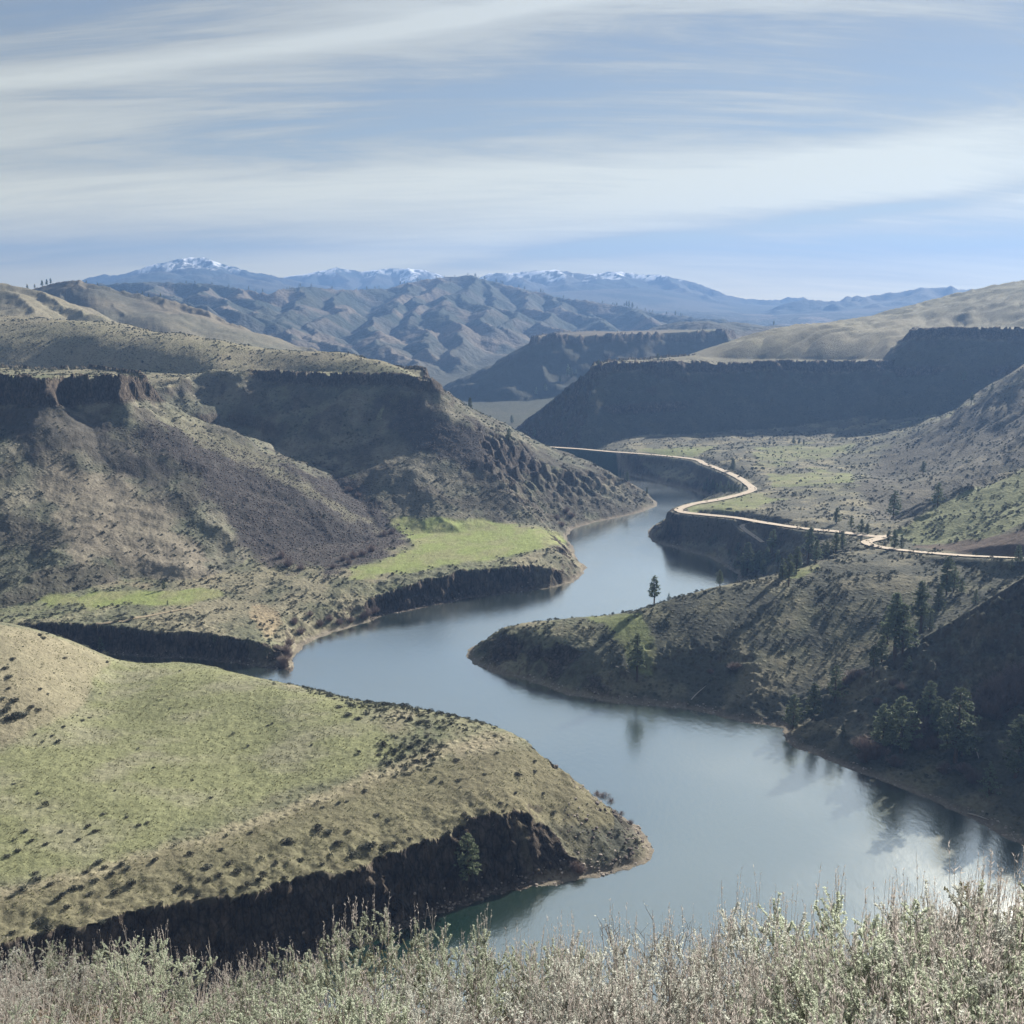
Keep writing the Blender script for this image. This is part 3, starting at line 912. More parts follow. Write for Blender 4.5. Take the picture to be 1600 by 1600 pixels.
def colour_ground():
    r, a, dw = INFO['r'], INFO['a'], INFO['dw']
    x, y, z = GX_, GY_, GZ
    dzr = np.gradient(z, axis=0) / np.maximum(np.gradient(RR, axis=0), 1e-3)
    dza = np.gradient(z, axis=1) / np.maximum(np.gradient(AA, axis=1) * RR, 1e-3)
    slope = np.hypot(dzr, dza)
    n_big = fbm(x / 120, y / 120, 4, 301)
    n_mid = fbm(x / 22, y / 22, 4, 311)
    n_fin = fbm(x / 5, y / 5, 3, 321)
    dry = C3(0.198, 0.182, 0.128); grn = C3(0.150, 0.162, 0.098); scrub = C3(0.105, 0.103, 0.078)
    col = np.zeros(z.shape + (3,), np.float32) + dry
    col = blend(col, grn, sstep(-0.35, 0.5, n_mid * 0.6 + n_big * 0.6 + 0.05))
    right = sstep(0.0, 0.12, a)
    col = blend(col, scrub, sstep(-0.2, 0.5, n_mid + n_fin * 0.5 + 0.25 * right) * 0.65)
    shr = np.zeros(z.shape, np.float32) + 0.8         # shrub cover, drives scatter and speckle
    kf = right * (1 - sstep(1250, 1500, r)) * sstep(560, 640, r)
    col = blend(col, C3(0.105, 0.103, 0.085), kf * sstep(-0.5, 0.3, n_mid + 0.15) * 0.8)
    col = blend(col, C3(0.20, 0.178, 0.125), sstep(70, 110, z) * sstep(850, 950, r) * 0.65)
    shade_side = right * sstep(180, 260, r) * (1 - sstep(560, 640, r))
    col = blend(col, C3(0.060, 0.063, 0.054), shade_side * (0.35 + 0.5 * sstep(-0.4, 0.3, n_mid)))  # shade of the right bank darkened into the ground colour
    # hills beyond: straw-coloured, burnt patches, conifers on the shaded side
    far = sstep(1350, 2100, r)
    hill = blend(np.zeros_like(col) + C3(0.135, 0.115, 0.088), C3(0.070, 0.072, 0.062), sstep(-0.3, 0.4, fbm(x / 260, y / 260, 5, 331)))
    woods = sstep(0.05, 0.35, fbm(x / 170, y / 170, 5, 341) + 0.35 * sstep(2300, 3500, r)) * sstep(2200, 2700, r)
    hill = blend(hill, C3(0.035, 0.045, 0.035), woods * 0.8)
    hr = sstep(0.12, 0.2, a) * (1 - sstep(2000, 2300, r))
    hill = blend(hill, C3(0.150, 0.152, 0.088), hr * 0.7)
    col = col * (1 - far[..., None]) + hill * far[..., None]
    vf = sstep(4700, 5300, r)
    mt = blend(np.zeros_like(col) + C3(0.085, 0.085, 0.072), C3(0.045, 0.055, 0.05), sstep(-0.2, 0.3, fbm(x / 500, y / 500, 5, 351)))
    col = col * (1 - vf[..., None]) + mt * vf[..., None]
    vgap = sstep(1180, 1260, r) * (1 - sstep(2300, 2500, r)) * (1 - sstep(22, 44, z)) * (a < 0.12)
    col = blend(col, C3(0.062, 0.066, 0.052), vgap * 0.85)  # valley gap floor: scrub, with the shade there put into its colour
    # talus and scree
    tal = INFO['talus']
    tn = fbm(x / 30, y / 30, 4, 361)
    scree = C3(0.056, 0.050, 0.050)
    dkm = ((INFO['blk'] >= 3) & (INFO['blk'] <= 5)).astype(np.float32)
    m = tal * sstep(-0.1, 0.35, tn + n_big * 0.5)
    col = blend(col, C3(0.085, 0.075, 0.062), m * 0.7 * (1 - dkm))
    col = blend(col, C3(0.050, 0.052, 0.042), tal * dkm * 0.85)  # talus of the centre mesas painted dark for the shade on their faces
    sc = frame_mask([(470, 735), (540, 742), (600, 790), (640, 850), (560, 885), (450, 892), (395, 868), (330, 800), (300, 740), (190, 672), (250, 660), (340, 690), (400, 720)], 480, 800, 18, 16, 18, 1)
    sc = np.maximum(sc, frame_mask([(590, 620), (650, 628), (760, 670), (860, 735), (800, 750), (700, 720), (640, 700)], 650, 1000, 20, 18, 18, 2))
    sc = np.maximum(sc, 0.75 * frame_mask([(60, 610), (130, 640), (200, 690), (280, 745), (250, 770), (120, 700), (40, 720), (0, 660)], 480, 800, 16, 20, 16, 3))
    col = blend(col, scree * (1 + 0.35 * n_fin[..., None]), sc * 0.92)
    shr = shr * (1 - sc * 0.85)
    tn1 = frame_mask([(50, 740), (110, 715), (200, 760), (270, 800), (310, 850), (330, 905), (240, 905), (130, 880), (80, 800)], 480, 800, 18, 22, 20, 4)
    col = blend(col, C3(0.235, 0.200, 0.142), tn1 * 0.8)
    shr = shr * (1 - tn1 * 0.55)
    lit = frame_mask([(230, 640), (300, 650), (420, 720), (520, 780), (600, 830), (560, 815), (430, 750), (300, 690)], 480, 800, 10, 8, 14, 5)
    col = blend(col, C3(0.20, 0.19, 0.115), lit * 0.6)  # sunlit strip down the first mesa's nose, painted paler
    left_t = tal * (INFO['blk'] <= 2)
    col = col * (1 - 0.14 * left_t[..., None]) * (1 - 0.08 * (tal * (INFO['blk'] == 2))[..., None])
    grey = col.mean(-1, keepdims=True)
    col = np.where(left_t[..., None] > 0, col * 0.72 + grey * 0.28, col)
    # meadows
    mead = frame_mask([(600, 806), (760, 813), (870, 830), (888, 848), (800, 866), (700, 884), (545, 906), (548, 890), (590, 880), (650, 852), (625, 830)], 520, 860, 7, 4, 14, 6)
    m2 = frame_mask([(60, 932), (150, 925), (250, 925), (345, 918), (350, 930), (300, 944), (200, 946), (80, 948)], 450, 620, 8, 6, 14, 7)
    m3 = frame_mask([(160, 1034), (190, 1028), (350, 1040), (455, 1066), (545, 1092), (575, 1115), (600, 1160), (640, 1175), (500, 1225), (340, 1285), (150, 1340), (-60, 1400), (-60, 1190), (60, 1150), (140, 1090)], 215, 440, 26, 20, 30, 8)
    m4 = np.maximum(frame_mask([(1000, 702), (1120, 697), (1090, 712), (1030, 712)], 900, 1200, 4, 3, 20, 9), frame_mask([(1200, 742), (1330, 738), (1330, 752), (1210, 760)], 750, 1000, 6, 8, 24, 10))
    m4 = np.maximum(m4, frame_mask([(1075, 785), (1190, 770), (1230, 780), (1150, 800), (1080, 802)], 700, 900, 6, 6, 24, 11))
    m4 = np.maximum(m4, frame_mask([(1240, 885), (1280, 878), (1280, 890), (1230, 905)], 440, 600, 5, 5, 14, 12))
    m4 = np.maximum(m4, frame_mask([(910, 962), (1000, 958), (1030, 1010), (1020, 1060), (990, 1040), (960, 990)], 400, 520, 8, 8, 14, 13))
    m4 = np.maximum(m4, 0.7 * frame_mask([(1180, 700), (1330, 692), (1330, 712), (1180, 730)], 850, 1150, 10, 12, 40, 14))
    gm = C3(0.185, 0.215, 0.085)
    green_bright = blend(np.zeros_like(col) + gm, C3(0.20, 0.205, 0.105), sstep(-0.4, 0.6, fbm(x / 16, y / 30, 4, 371)))
    for mm in (mead, m2, m4 * 0.6):
        col = col * (1 - mm[..., None]) + green_bright * mm[..., None]
    tone = fbm(x / 26, y / 18, 4, 375)
    nearm = blend(np.zeros_like(col) + C3(0.182, 0.190, 0.104), C3(0.212, 0.208, 0.138), sstep(-0.2, 0.8, tone))
    col = col * (1 - m3[..., None]) + nearm * m3[..., None]
    shr = shr * (1 - mead) * (1 - m2) * (1 - m4 * 0.8) * (1 - m3 * 0.93)
    # bright dry track along the break of the near bench
    d, _ = poly_sd(x, y, [U(-100, 1432, 20), U(0, 1400, 21), U(200, 1345, 22), U(330, 1308, 22.3), U(450, 1268, 22.5), U(560, 1232, 23), U(640, 1195, 24), U(690, 1172, 24.5), U(760, 1160, 24.8)], closed=False)
    nb = (r < 450) & (r > 200) & (a < 0.1)
    tr = (1 - sstep(1.0, 6.0, d + n_fin * 2.5)) * nb
    col = blend(col, C3(0.30, 0.265, 0.185), tr * 0.7)
    lowpart = nb * frame_mask([(-60, 1420), (200, 1350), (450, 1275), (640, 1200), (800, 1165), (900, 1190), (1000, 1290), (830, 1290), (600, 1350), (300, 1425), (-60, 1520)], 205, 360, 14, 8, 20, 16)
    col = blend(col, C3(0.150, 0.138, 0.088), lowpart * 0.8)
    shr = shr * (1 - lowpart * 0.6)
    hillb = nb * frame_mask([(-60, 965), (60, 980), (175, 1030), (120, 1110), (0, 1165), (-60, 1170)], 300, 430, 12, 8, 20, 17)
    col = blend(col, C3(0.215, 0.195, 0.135), hillb * 0.8)
    shr = shr * (1 - hillb * 0.75)
    tan2 = frame_mask([(395, 945), (430, 950), (440, 975), (415, 1000), (400, 980)], 430, 560, 10, 12, 14, 18)
    col = blend(col, C3(0.26, 0.21, 0.14), tan2 * 0.8)
    mound = frame_mask([(1398, 832), (1470, 786), (1540, 753), (1620, 720), (1640, 800), (1560, 836), (1500, 850), (1430, 852)], 500, 700, 6, 4, 14, 23)
    col = blend(col, C3(0.165, 0.178, 0.098), mound * 0.85)
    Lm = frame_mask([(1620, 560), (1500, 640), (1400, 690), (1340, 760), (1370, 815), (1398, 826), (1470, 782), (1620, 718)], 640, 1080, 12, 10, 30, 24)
    col = blend(col, C3(0.088, 0.082, 0.070), Lm * 0.7)  # right hillside painted darker and greyer for the shade on it
    cut = frame_mask([(1425, 854), (1490, 848), (1560, 838), (1640, 815), (1640, 870), (1560, 868), (1480, 862)], 440, 640, 5, 3, 12, 19)
    col = blend(col, C3(0.095, 0.072, 0.060), cut * 0.9)  # brown earth of the road cut, its shade mixed into the colour
    shr = shr * (1 - cut)
    # basalt, and the pale wet-line of the reservoir
    rk = np.clip(INFO['rock'], 0, 1)
    basalt = blend(np.zeros_like(col) + C3(0.060, 0.050, 0.042), C3(0.088, 0.074, 0.060), sstep(0.0, 0.6, fbm(x / 7 + z / 6, y / 7 - z / 9, 4, 381)))
    col = col * (1 - rk[..., None]) + basalt * rk[..., None]
    shr = shr * (1 - rk)
    stp = (slope > 1.15) & (r < 2500) & (dw > 2)
    col = np.where(stp[..., None] & (rk[..., None] < 0.5), col * 0.35 + basalt * 0.65, col)
    ws = (1 - sstep(1.5, 4.5, dw + n_fin * 1.2)) * (dw > -1) * (r < 1750)
    col = blend(col, C3(0.19, 0.165, 0.135), ws * 0.75 * (1 - 0.6 * rk))
    shr = shr * sstep(2, 6, dw)
    # snow
    ns = fbm(x / 170, y / 170, 5, 391)
    s_hi = sstep(0.0, 60, z - 170 + ns * 50) * (r > 8250)
    s_mid = sstep(0, 40, z - 325 - 40 * (a < -0.1) + 12 * (a > -0.1) + ns * 45 + 40 * (dza > 0)) * (r > 5600) * (r <= 8250)
    s_mid = s_mid * sstep(-0.1, 0.2, fbm(x / 60, y / 60, 3, 395) + 0.15)
    snow = np.clip(s_hi * sstep(-0.75, -0.35, fbm(x / 90, y / 90, 4, 397)) + s_mid, 0, 1)
    col = blend(col, C3(0.86, 0.88, 0.92), snow)
    col = np.where((dw < -0.2)[..., None], C3(0.03, 0.05, 0.04), col)
    ch = INFO['camhill'] & (r < 300)
    col = np.where(ch[..., None], C3(0.12, 0.10, 0.07), col)
    col = col * (1 + 0.10 * n_fin[..., None] * (r < 1500)[..., None])
    return np.clip(col, 0.005, 0.95), np.clip(shr, 0, 1), rk, slope


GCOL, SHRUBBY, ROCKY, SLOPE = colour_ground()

# which ground can be seen, with some slack so a side step still finds plants
ang = (GZ - CAM_Z) / RR
run = np.maximum.accumulate(np.where(RR > 120, ang, -9), axis=0)
SEEN = ang > run - 5.0 / RR


def grid_mesh(name, X, Y, Z, wrap=False):
    nr, nc = X.shape
    me = bpy.data.meshes.new(name)
    verts = np.stack([X, Y, Z], -1).reshape(-1, 3).astype(np.float32)
    i = np.arange(nr - 1)[:, None]; j = np.arange(nc - (0 if wrap else 1))[None, :]
    j2 = (j + 1) % nc
    f = np.stack([i * nc + j, i * nc + j2, (i + 1) * nc + j2, (i + 1) * nc + j], -1).reshape(-1, 4).astype(np.int32)
    me.vertices.add(len(verts)); me.vertices.foreach_set('co', verts.ravel())
    me.loops.add(f.size); me.loops.foreach_set('vertex_index', f.ravel())
    me.polygons.add(len(f))
    me.polygons.foreach_set('loop_start', np.arange(0, f.size, 4, dtype=np.int32))
    me.polygons.foreach_set('loop_total', np.full(len(f), 4, dtype=np.int32))
    me.update(calc_edges=True)
    me.shade_smooth()
    return me


def mat_base(name):
    m = bpy.data.materials.new(name)
    m.use_nodes = True
    n, l = new_nodes(m.node_tree)
    out = n('ShaderNodeOutputMaterial')
    b = n('ShaderNodeBsdfPrincipled')
    b.inputs['Roughness'].default_value = 0.9
    b.inputs['Specular IOR Level'].default_value = 0.15
    l(b.outputs[0], out.inputs['Surface'])
    return m, n, l, b, out


def ground_material():
    m, n, l, b, out = mat_base('ground_cover')
    at = n('ShaderNodeAttribute', attribute_name='Col')
    rk = n('ShaderNodeAttribute', attribute_name='mask')
    tc = n('ShaderNodeTexCoord')
    sep = n('ShaderNodeSeparateColor')
    l(rk.outputs['Color'], sep.inputs[0])

    def noise(scale, detail=5, rough=0.6, vec=None):
        t = n('ShaderNodeTexNoise')
        l(vec or tc.outputs['Object'], t.inputs['Vector'])
        t.inputs['Scale'].default_value = scale
        t.inputs['Detail'].default_value = detail
        t.inputs['Roughness'].default_value = rough
        return t.outputs['Fac']

    def mr(x, a, b_, c, d):
        q = n('ShaderNodeMapRange')
        l(x, q.inputs[0])
        for k, v_ in zip((1, 2, 3, 4), (a, b_, c, d)):
            q.inputs[k].default_value = v_
        return q.outputs[0]

    def mu(a_, b_, op='MULTIPLY'):
        q = n('ShaderNodeMath', operation=op)
        for i_, v_ in enumerate((a_, b_)):
            if isinstance(v_, (int, float)): q.inputs[i_].default_value = v_
            else: l(v_, q.inputs[i_])
        return q.outputs[0]
    f1 = noise(0.9, 6, 0.7)
    f2 = noise(0.16, 5, 0.6)
    f = mu(mr(f1, 0.3, 0.7, 0.72, 1.28), mr(f2, 0.3, 0.7, 0.86, 1.14))
    # low scrub seen as dark grains
    vo = n('ShaderNodeTexVoronoi')
    l(tc.outputs['Object'], vo.inputs['Vector'])
    vo.inputs['Scale'].default_value = 0.42
    grain = mr(vo.outputs['Distance'], 0.18, 0.42, 1.0, 0.0)
    patch = mr(noise(0.045, 4, 0.6), 0.42, 0.6, 0.15, 1.0)
    vo2 = n('ShaderNodeTexVoronoi')
    l(tc.outputs['Object'], vo2.inputs['Vector'])
    vo2.inputs['Scale'].default_value = 0.12
    grain2 = mr(vo2.outputs['Distance'], 0.15, 0.4, 1.0, 0.0)
    g = mu(mu(mu(grain, patch), sep.outputs[1]), 0.6)
    gf = mu(mu(mu(grain2, patch), sep.outputs[2]), 0.45)
    dark = mu(1.0, mu(g, gf, 'MAXIMUM'), 'SUBTRACT')
    ff = mu(f, dark)
    mx = n('ShaderNodeMix', data_type='RGBA', blend_type='MULTIPLY')
    mx.inputs[0].default_value = 1.0
    l(at.outputs['Color'], mx.inputs[6])
    cc = n('ShaderNodeCombineColor')
    for k in range(3): l(ff, cc.inputs[k])
    l(cc.outputs[0], mx.inputs[7])
    # rock faces: upright columns and ledges
    mp = n('ShaderNodeMapping')
    l(tc.outputs['Object'], mp.inputs[0])
    mp.inputs['Scale'].default_value = (1, 1, 0.34)
    colm = noise(0.55, 7, 0.68, mp.outputs[0])
    crack = n('ShaderNodeTexVoronoi', feature='DISTANCE_TO_EDGE')
    l(mp.outputs[0], crack.inputs['Vector'])
    crack.inputs['Scale'].default_value = 0.45
    ck = mr(crack.outputs['Distance'], 0.0, 0.12, 0.55, 1.0)
    rockf = mu(mr(colm, 0.28, 0.74, 0.40, 2.2), ck)
    rmix = n('ShaderNodeMix', data_type='RGBA', blend_type='MULTIPLY')
    l(sep.outputs[0], rmix.inputs[0])
    l(mx.outputs[2], rmix.inputs[6])
    c2 = n('ShaderNodeCombineColor')
    for k in range(3): l(rockf, c2.inputs[k])
    l(c2.outputs[0], rmix.inputs[7])
    l(rmix.outputs[2], b.inputs['Base Color'])
    hgt = mu(mu(f1, 0.6), mu(mu(colm, sep.outputs[0]), 5.0), 'ADD')
    hgt = mu(hgt, mu(grain, mu(sep.outputs[1], 0.5)), 'ADD')
    hgt = mu(hgt, mu(noise(0.05, 5, 0.6), mu(sep.outputs[2], 14.0)), 'ADD')
    bp = n('ShaderNodeBump')
    bp.inputs['Strength'].default_value = 0.75
    bp.inputs['Distance'].default_value = 1.0
    l(hgt, bp.inputs['Height'])
    l(bp.outputs[0], b.inputs['Normal'])
    b.inputs['Roughness'].default_value = 0.95
    b.inputs['Specular IOR Level'].default_value = 0.05
    return m


# near and middle ground in one sheet; the cliffs are pushed about sideways for ragged faces
DX = np.zeros_like(GZ); DY = np.zeros_like(GZ)
ix = np.nonzero((ROCKY > 0.3) & (RR < 1400))
amp = 1.1 * ROCKY[ix]
DX[ix] = amp * fbm(GX_[ix] / 4 + GZ[ix] / 14, GZ[ix] / 5 + GY_[ix] / 4, 3, 401)
DY[ix] = amp * fbm(GX_[ix] / 4 + 40, GZ[ix] / 5 + GY_[ix] / 4, 3, 405)
me = grid_mesh('ground', GX_ + DX, GY_ + DY, GZ)
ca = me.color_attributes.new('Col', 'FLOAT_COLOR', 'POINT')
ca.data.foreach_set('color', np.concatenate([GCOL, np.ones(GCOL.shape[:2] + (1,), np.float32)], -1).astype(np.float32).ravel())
mk = np.zeros(GZ.shape + (4,), np.float32)
mk[..., 0] = ROCKY
mk[..., 1] = SHRUBBY * 1.0 * (RR > 30) * (1 - sstep(1500, 2500, RR))
mk[..., 2] = sstep(1500, 2600, RR) * (1 - sstep(4600, 5200, RR)) + sstep(4600, 5200, RR) * 0.5
ca = me.color_attributes.new('mask', 'FLOAT_COLOR', 'POINT')
ca.data.foreach_set('color', mk.ravel())
me.materials.append(ground_material())
ground = link(bpy.data.objects.new('ground', me))
tag(ground, 'rolling canyon land of basalt mesas, grassy benches and hills with far snowy mountains', 'ground', kind='structure')

# ------------------------------------------------------------------ water


def water_material():
    m, n, l, b, out = mat_base('reservoir_water')
    tc = n('ShaderNodeTexCoord')
    mp = n('ShaderNodeMapping')
    l(tc.outputs['Object'], mp.inputs[0])
    mp.inputs['Rotation'].default_value = (0, 0, 0.5)
    mp.inputs['Scale'].default_value = (1.0, 0.55, 1)
    a1 = n('ShaderNodeTexNoise'); l(mp.outputs[0], a1.inputs['Vector'])
    a1.inputs['Scale'].default_value = 0.55; a1.inputs['Detail'].default_value = 4
    a2 = n('ShaderNodeTexNoise'); l(mp.outputs[0], a2.inputs['Vector'])
    a2.inputs['Scale'].default_value = 2.2; a2.inputs['Detail'].default_value = 2
    ad = n('ShaderNodeMath', operation='MULTIPLY_ADD')
    l(a2.outputs['Fac'], ad.inputs[0]); ad.inputs[1].default_value = 0.25; l(a1.outputs['Fac'], ad.inputs[2])
    # breeze: rougher and smoother reaches
    w = n('ShaderNodeTexNoise'); l(tc.outputs['Object'], w.inputs['Vector'])
    w.inputs['Scale'].default_value = 0.012; w.inputs['Detail'].default_value = 3
    mr = n('ShaderNodeMapRange'); l(w.outputs['Fac'], mr.inputs[0])
    mr.inputs[1].default_value = 0.35; mr.inputs[2].default_value = 0.65
    mr.inputs[3].default_value = 0.10; mr.inputs[4].default_value = 0.22
    l(mr.outputs[0], b.inputs['Roughness'])
    bp = n('ShaderNodeBump'); bp.inputs['Strength'].default_value = 0.35; bp.inputs['Distance'].default_value = 0.2
    l(ad.outputs[0], bp.inputs['Height']); l(bp.outputs[0], b.inputs['Normal'])
    gl = n('ShaderNodeBsdfGlossy'); gl.inputs['Roughness'].default_value = 0.12
    gl.inputs['Color'].default_value = (1.0, 1.0, 0.92, 1)
    l(mr.outputs[0], gl.inputs['Roughness']); l(bp.outputs[0], gl.inputs['Normal'])
    lw = n('ShaderNodeLayerWeight'); lw.inputs['Blend'].default_value = 0.5
    fr = n('ShaderNodeMapRange'); l(lw.outputs['Facing'], fr.inputs[0])
    fr.inputs[1].default_value = 0.35; fr.inputs[2].default_value = 0.85; fr.inputs[3].default_value = 0.60; fr.inputs[4].default_value = 1.0
    mxs = n('ShaderNodeMixShader'); l(fr.outputs[0], mxs.inputs[0]); l(b.outputs[0], mxs.inputs[1]); l(gl.outputs[0], mxs.inputs[2])
    l(mxs.outputs[0], out.inputs['Surface'])
    b.inputs['Base Color'].default_value = (0.014, 0.050, 0.038, 1)
    b.inputs['IOR'].default_value = 1.33
    b.inputs['Specular IOR Level'].default_value = 0.5
    return m


wa = np.radians(np.linspace(-62, 62, 160)); wr = np.exp(np.linspace(math.log(120), math.log(1750), 160))
WR_, WA_ = np.meshgrid(wr, wa, indexing='ij')
wm = grid_mesh('water', WR_ * np.sin(WA_), WR_ * np.cos(WA_), np.zeros_like(WR_))
wm.materials.append(water_material())
tag(link(bpy.data.objects.new('water', wm)), 'calm blue green reservoir winding between the basalt benches', 'water', kind='structure')

# ------------------------------------------------------------------ dirt roads


def path_mesh(name, pts, width, mat, lift=0.22, step=3.0, own_z=False):
    out = smooth_path(pts, step)
    vs, fs = [], []
    NS = 7
    for i, p in enumerate(out):
        tdir = (out[min(i + 1, len(out) - 1)] - out[max(i - 1, 0)])[:2]
        tdir = tdir / (np.linalg.norm(tdir) + 1e-9)
        nrm = np.array([-tdir[1], tdir[0]])
        wd = width * (1 + 0.05 * math.sin(i * 0.31) + 0.04 * math.sin(i * 0.83 + 1))
        for k in range(NS):
            q = p[:2] + nrm * wd * (k / (NS - 1) - 0.5)
            zv = height_at(q[0], q[1])
            if own_z:
                zv = max(p[2], zv if k in (2, 3, 4) else p[2])
            vs.append((q[0], q[1], zv + lift))
        if i:
            b0 = (i - 1) * NS; b1 = i * NS
            for k in range(NS - 1):
                fs.append((b0 + k, b0 + k + 1, b1 + k + 1, b1 + k))
    me_ = bpy.data.meshes.new(name)
    me_.from_pydata(vs, [], fs)
    me_.materials.append(mat)
    me_.shade_smooth()
    return link(bpy.data.objects.new(name, me_))


def dirt_material(name, c):
    m, n, l, b, out = mat_base(name)
    tc = n('ShaderNodeTexCoord')
    t = n('ShaderNodeTexNoise'); l(tc.outputs['Object'], t.inputs['Vector'])
    t.inputs['Scale'].default_value = 0.7; t.inputs['Detail'].default_value = 6
    cr = n('ShaderNodeValToRGB'); l(t.outputs['Fac'], cr.inputs[0])
    cr.color_ramp.elements[0].position = 0.3; cr.color_ramp.elements[0].color = (c[0] * .75, c[1] * .75, c[2] * .75, 1)
    cr.color_ramp.elements[1].position = 0.7; cr.color_ramp.elements[1].color = (c[0], c[1], c[2], 1)
    l(cr.outputs[0], b.inputs['Base Color'])
    return m


gravel = dirt_material('pale_gravel', (0.44, 0.37, 0.29))
trackm = dirt_material('dusty_track', (0.30, 0.25, 0.17))


def hits(*pp):
    return [tuple(first_hit(a_, b_)) for a_, b_ in pp]


road = path_mesh('road', ROAD_A, 6.0, gravel, lift=0.55, own_z=True)
tag(road, 'pale gravel road following the far edge of the right bench', 'road', kind='structure')
road2 = path_mesh('road', ROAD_B, 5.4, gravel, lift=0.55, own_z=True)
tag(road2, 'near end of the gravel road turning below the cut bank', 'road', kind='structure')
sp = path_mesh('path', ROAD_C, 3.2, gravel, lift=0.3, own_z=True)
tag(sp, 'short spur track dropping off the gravel road', 'track', kind='structure')
tk = path_mesh('path', hits((150, 977), (185, 971), (215, 965), (262, 957), (300, 950)), 1.8, trackm, lift=0.25)
tag(tk, 'faint trail crossing the scrubby left bench', 'track', kind='structure')

# ------------------------------------------------------------------ haze
def build_haze():
    top = float(max(GZ.max(), 600)) + 60
    bot = float(min(GZ.min(), -12)) - 1.0
    R = 10700.0
    vs = [(sx * R, sy * R, zz) for zz in (bot, top) for sx, sy in ((-1, -1), (1, -1), (1, 1), (-1, 1))]
    fs = [(3, 2, 1, 0), (4, 5, 6, 7), (0, 1, 5, 4), (1, 2, 6, 5), (2, 3, 7, 6), (3, 0, 4, 7)]
    me_ = bpy.data.meshes.new('haze'); me_.from_pydata(vs, [], fs)
    m = bpy.data.materials.new('haze_air'); m.use_nodes = True
    n, l = new_nodes(m.node_tree)
    out = n('ShaderNodeOutputMaterial')
    vol = n('ShaderNodeVolumePrincipled')
    vol.inputs['Color'].default_value = HAZE_COL
    vol.inputs['Density'].default_value = HAZE_DENSITY
    vol.inputs['Anisotropy'].default_value = 0.25
    l(vol.outputs[0], out.inputs['Volume'])
    me_.materials.append(m)
    tag(link(bpy.data.objects.new('haze', me_)), 'thin blue air haze over the whole valley', 'haze', kind='stuff')


HAZE_COL = (0.155, 0.285, 0.56, 1)
build_haze()

# ------------------------------------------------------------------ plants: shared materials
def leaf_material(name, c, var=0.25, trans=0.25, rough=0.7):
    m = bpy.data.materials.new(name)
    m.use_nodes = True
    n, l = new_nodes(m.node_tree)
    out = n('ShaderNodeOutputMaterial')
    b = n('ShaderNodeBsdfPrincipled')
    b.inputs['Roughness'].default_value = rough
    b.inputs['Specular IOR Level'].default_value = 0.25
    oi = n('ShaderNodeObjectInfo')
    geo = n('ShaderNodeNewGeometry')
    add = n('ShaderNodeMath', operation='ADD')
    l(oi.outputs['Random'], add.inputs[0])
    l(geo.outputs['Random Per Island'], add.inputs[1])
    mr = n('ShaderNodeMapRange')
    l(add.outputs[0], mr.inputs[0])
    mr.inputs[2].default_value = 2.0
    mr.inputs[3].default_value = 1 - var; mr.inputs[4].default_value = 1 + var
    cc = n('ShaderNodeCombineColor')
    for k in range(3):
        q = n('ShaderNodeMath', operation='MULTIPLY')
        l(mr.outputs[0], q.inputs[0]); q.inputs[1].default_value = c[k]
        l(q.outputs[0], cc.inputs[k])
    l(cc.outputs[0], b.inputs['Base Color'])
    if trans > 0:
        t = n('ShaderNodeBsdfTranslucent')
        l(cc.outputs[0], t.inputs['Color'])
        mx = n('ShaderNodeMixShader'); mx.inputs[0].default_value = trans
        l(b.outputs[0], mx.inputs[1]); l(t.outputs[0], mx.inputs[2])
        l(mx.outputs[0], out.inputs['Surface'])
    else:
        l(b.outputs[0], out.inputs['Surface'])
    return m


M_NEEDLE = leaf_material('pine_needles', (0.150, 0.182, 0.112), 0.5, 0.2)
M_NEEDLE2 = leaf_material('fir_needles', (0.135, 0.172, 0.110), 0.5, 0.2)
M_BARK = leaf_material('pine_bark', (0.085, 0.058, 0.042), 0.25, 0.0, 0.95)
M_SAGE_FAR = leaf_material('distant_sage', (0.088, 0.096, 0.074), 0.35, 0.1)
M_SHRUB_DARK = leaf_material('dark_shrub_leaf', (0.045, 0.048, 0.034), 0.4, 0.1)
M_TWIG = leaf_material('willow_twig', (0.150, 0.112, 0.100), 0.3, 0.1)
M_SAGE = leaf_material('sage_leaf', (0.42, 0.46, 0.37), 0.5, 0.55)
M_SAGE_B = leaf_material('grey_sage_leaf', (0.46, 0.475, 0.435), 0.5, 0.55)
M_BITTER = leaf_material('bitterbrush_leaf', (0.26, 0.25, 0.15), 0.35, 0.3)
M_STALK = leaf_material('dry_stalk', (0.46, 0.425, 0.40), 0.3, 0.4)
M_WOOD = leaf_material('sage_wood', (0.24, 0.215, 0.20), 0.5, 0.0, 0.95)
M_DEAD = leaf_material('weathered_wood', (0.36, 0.33, 0.29), 0.2, 0.0, 0.9)


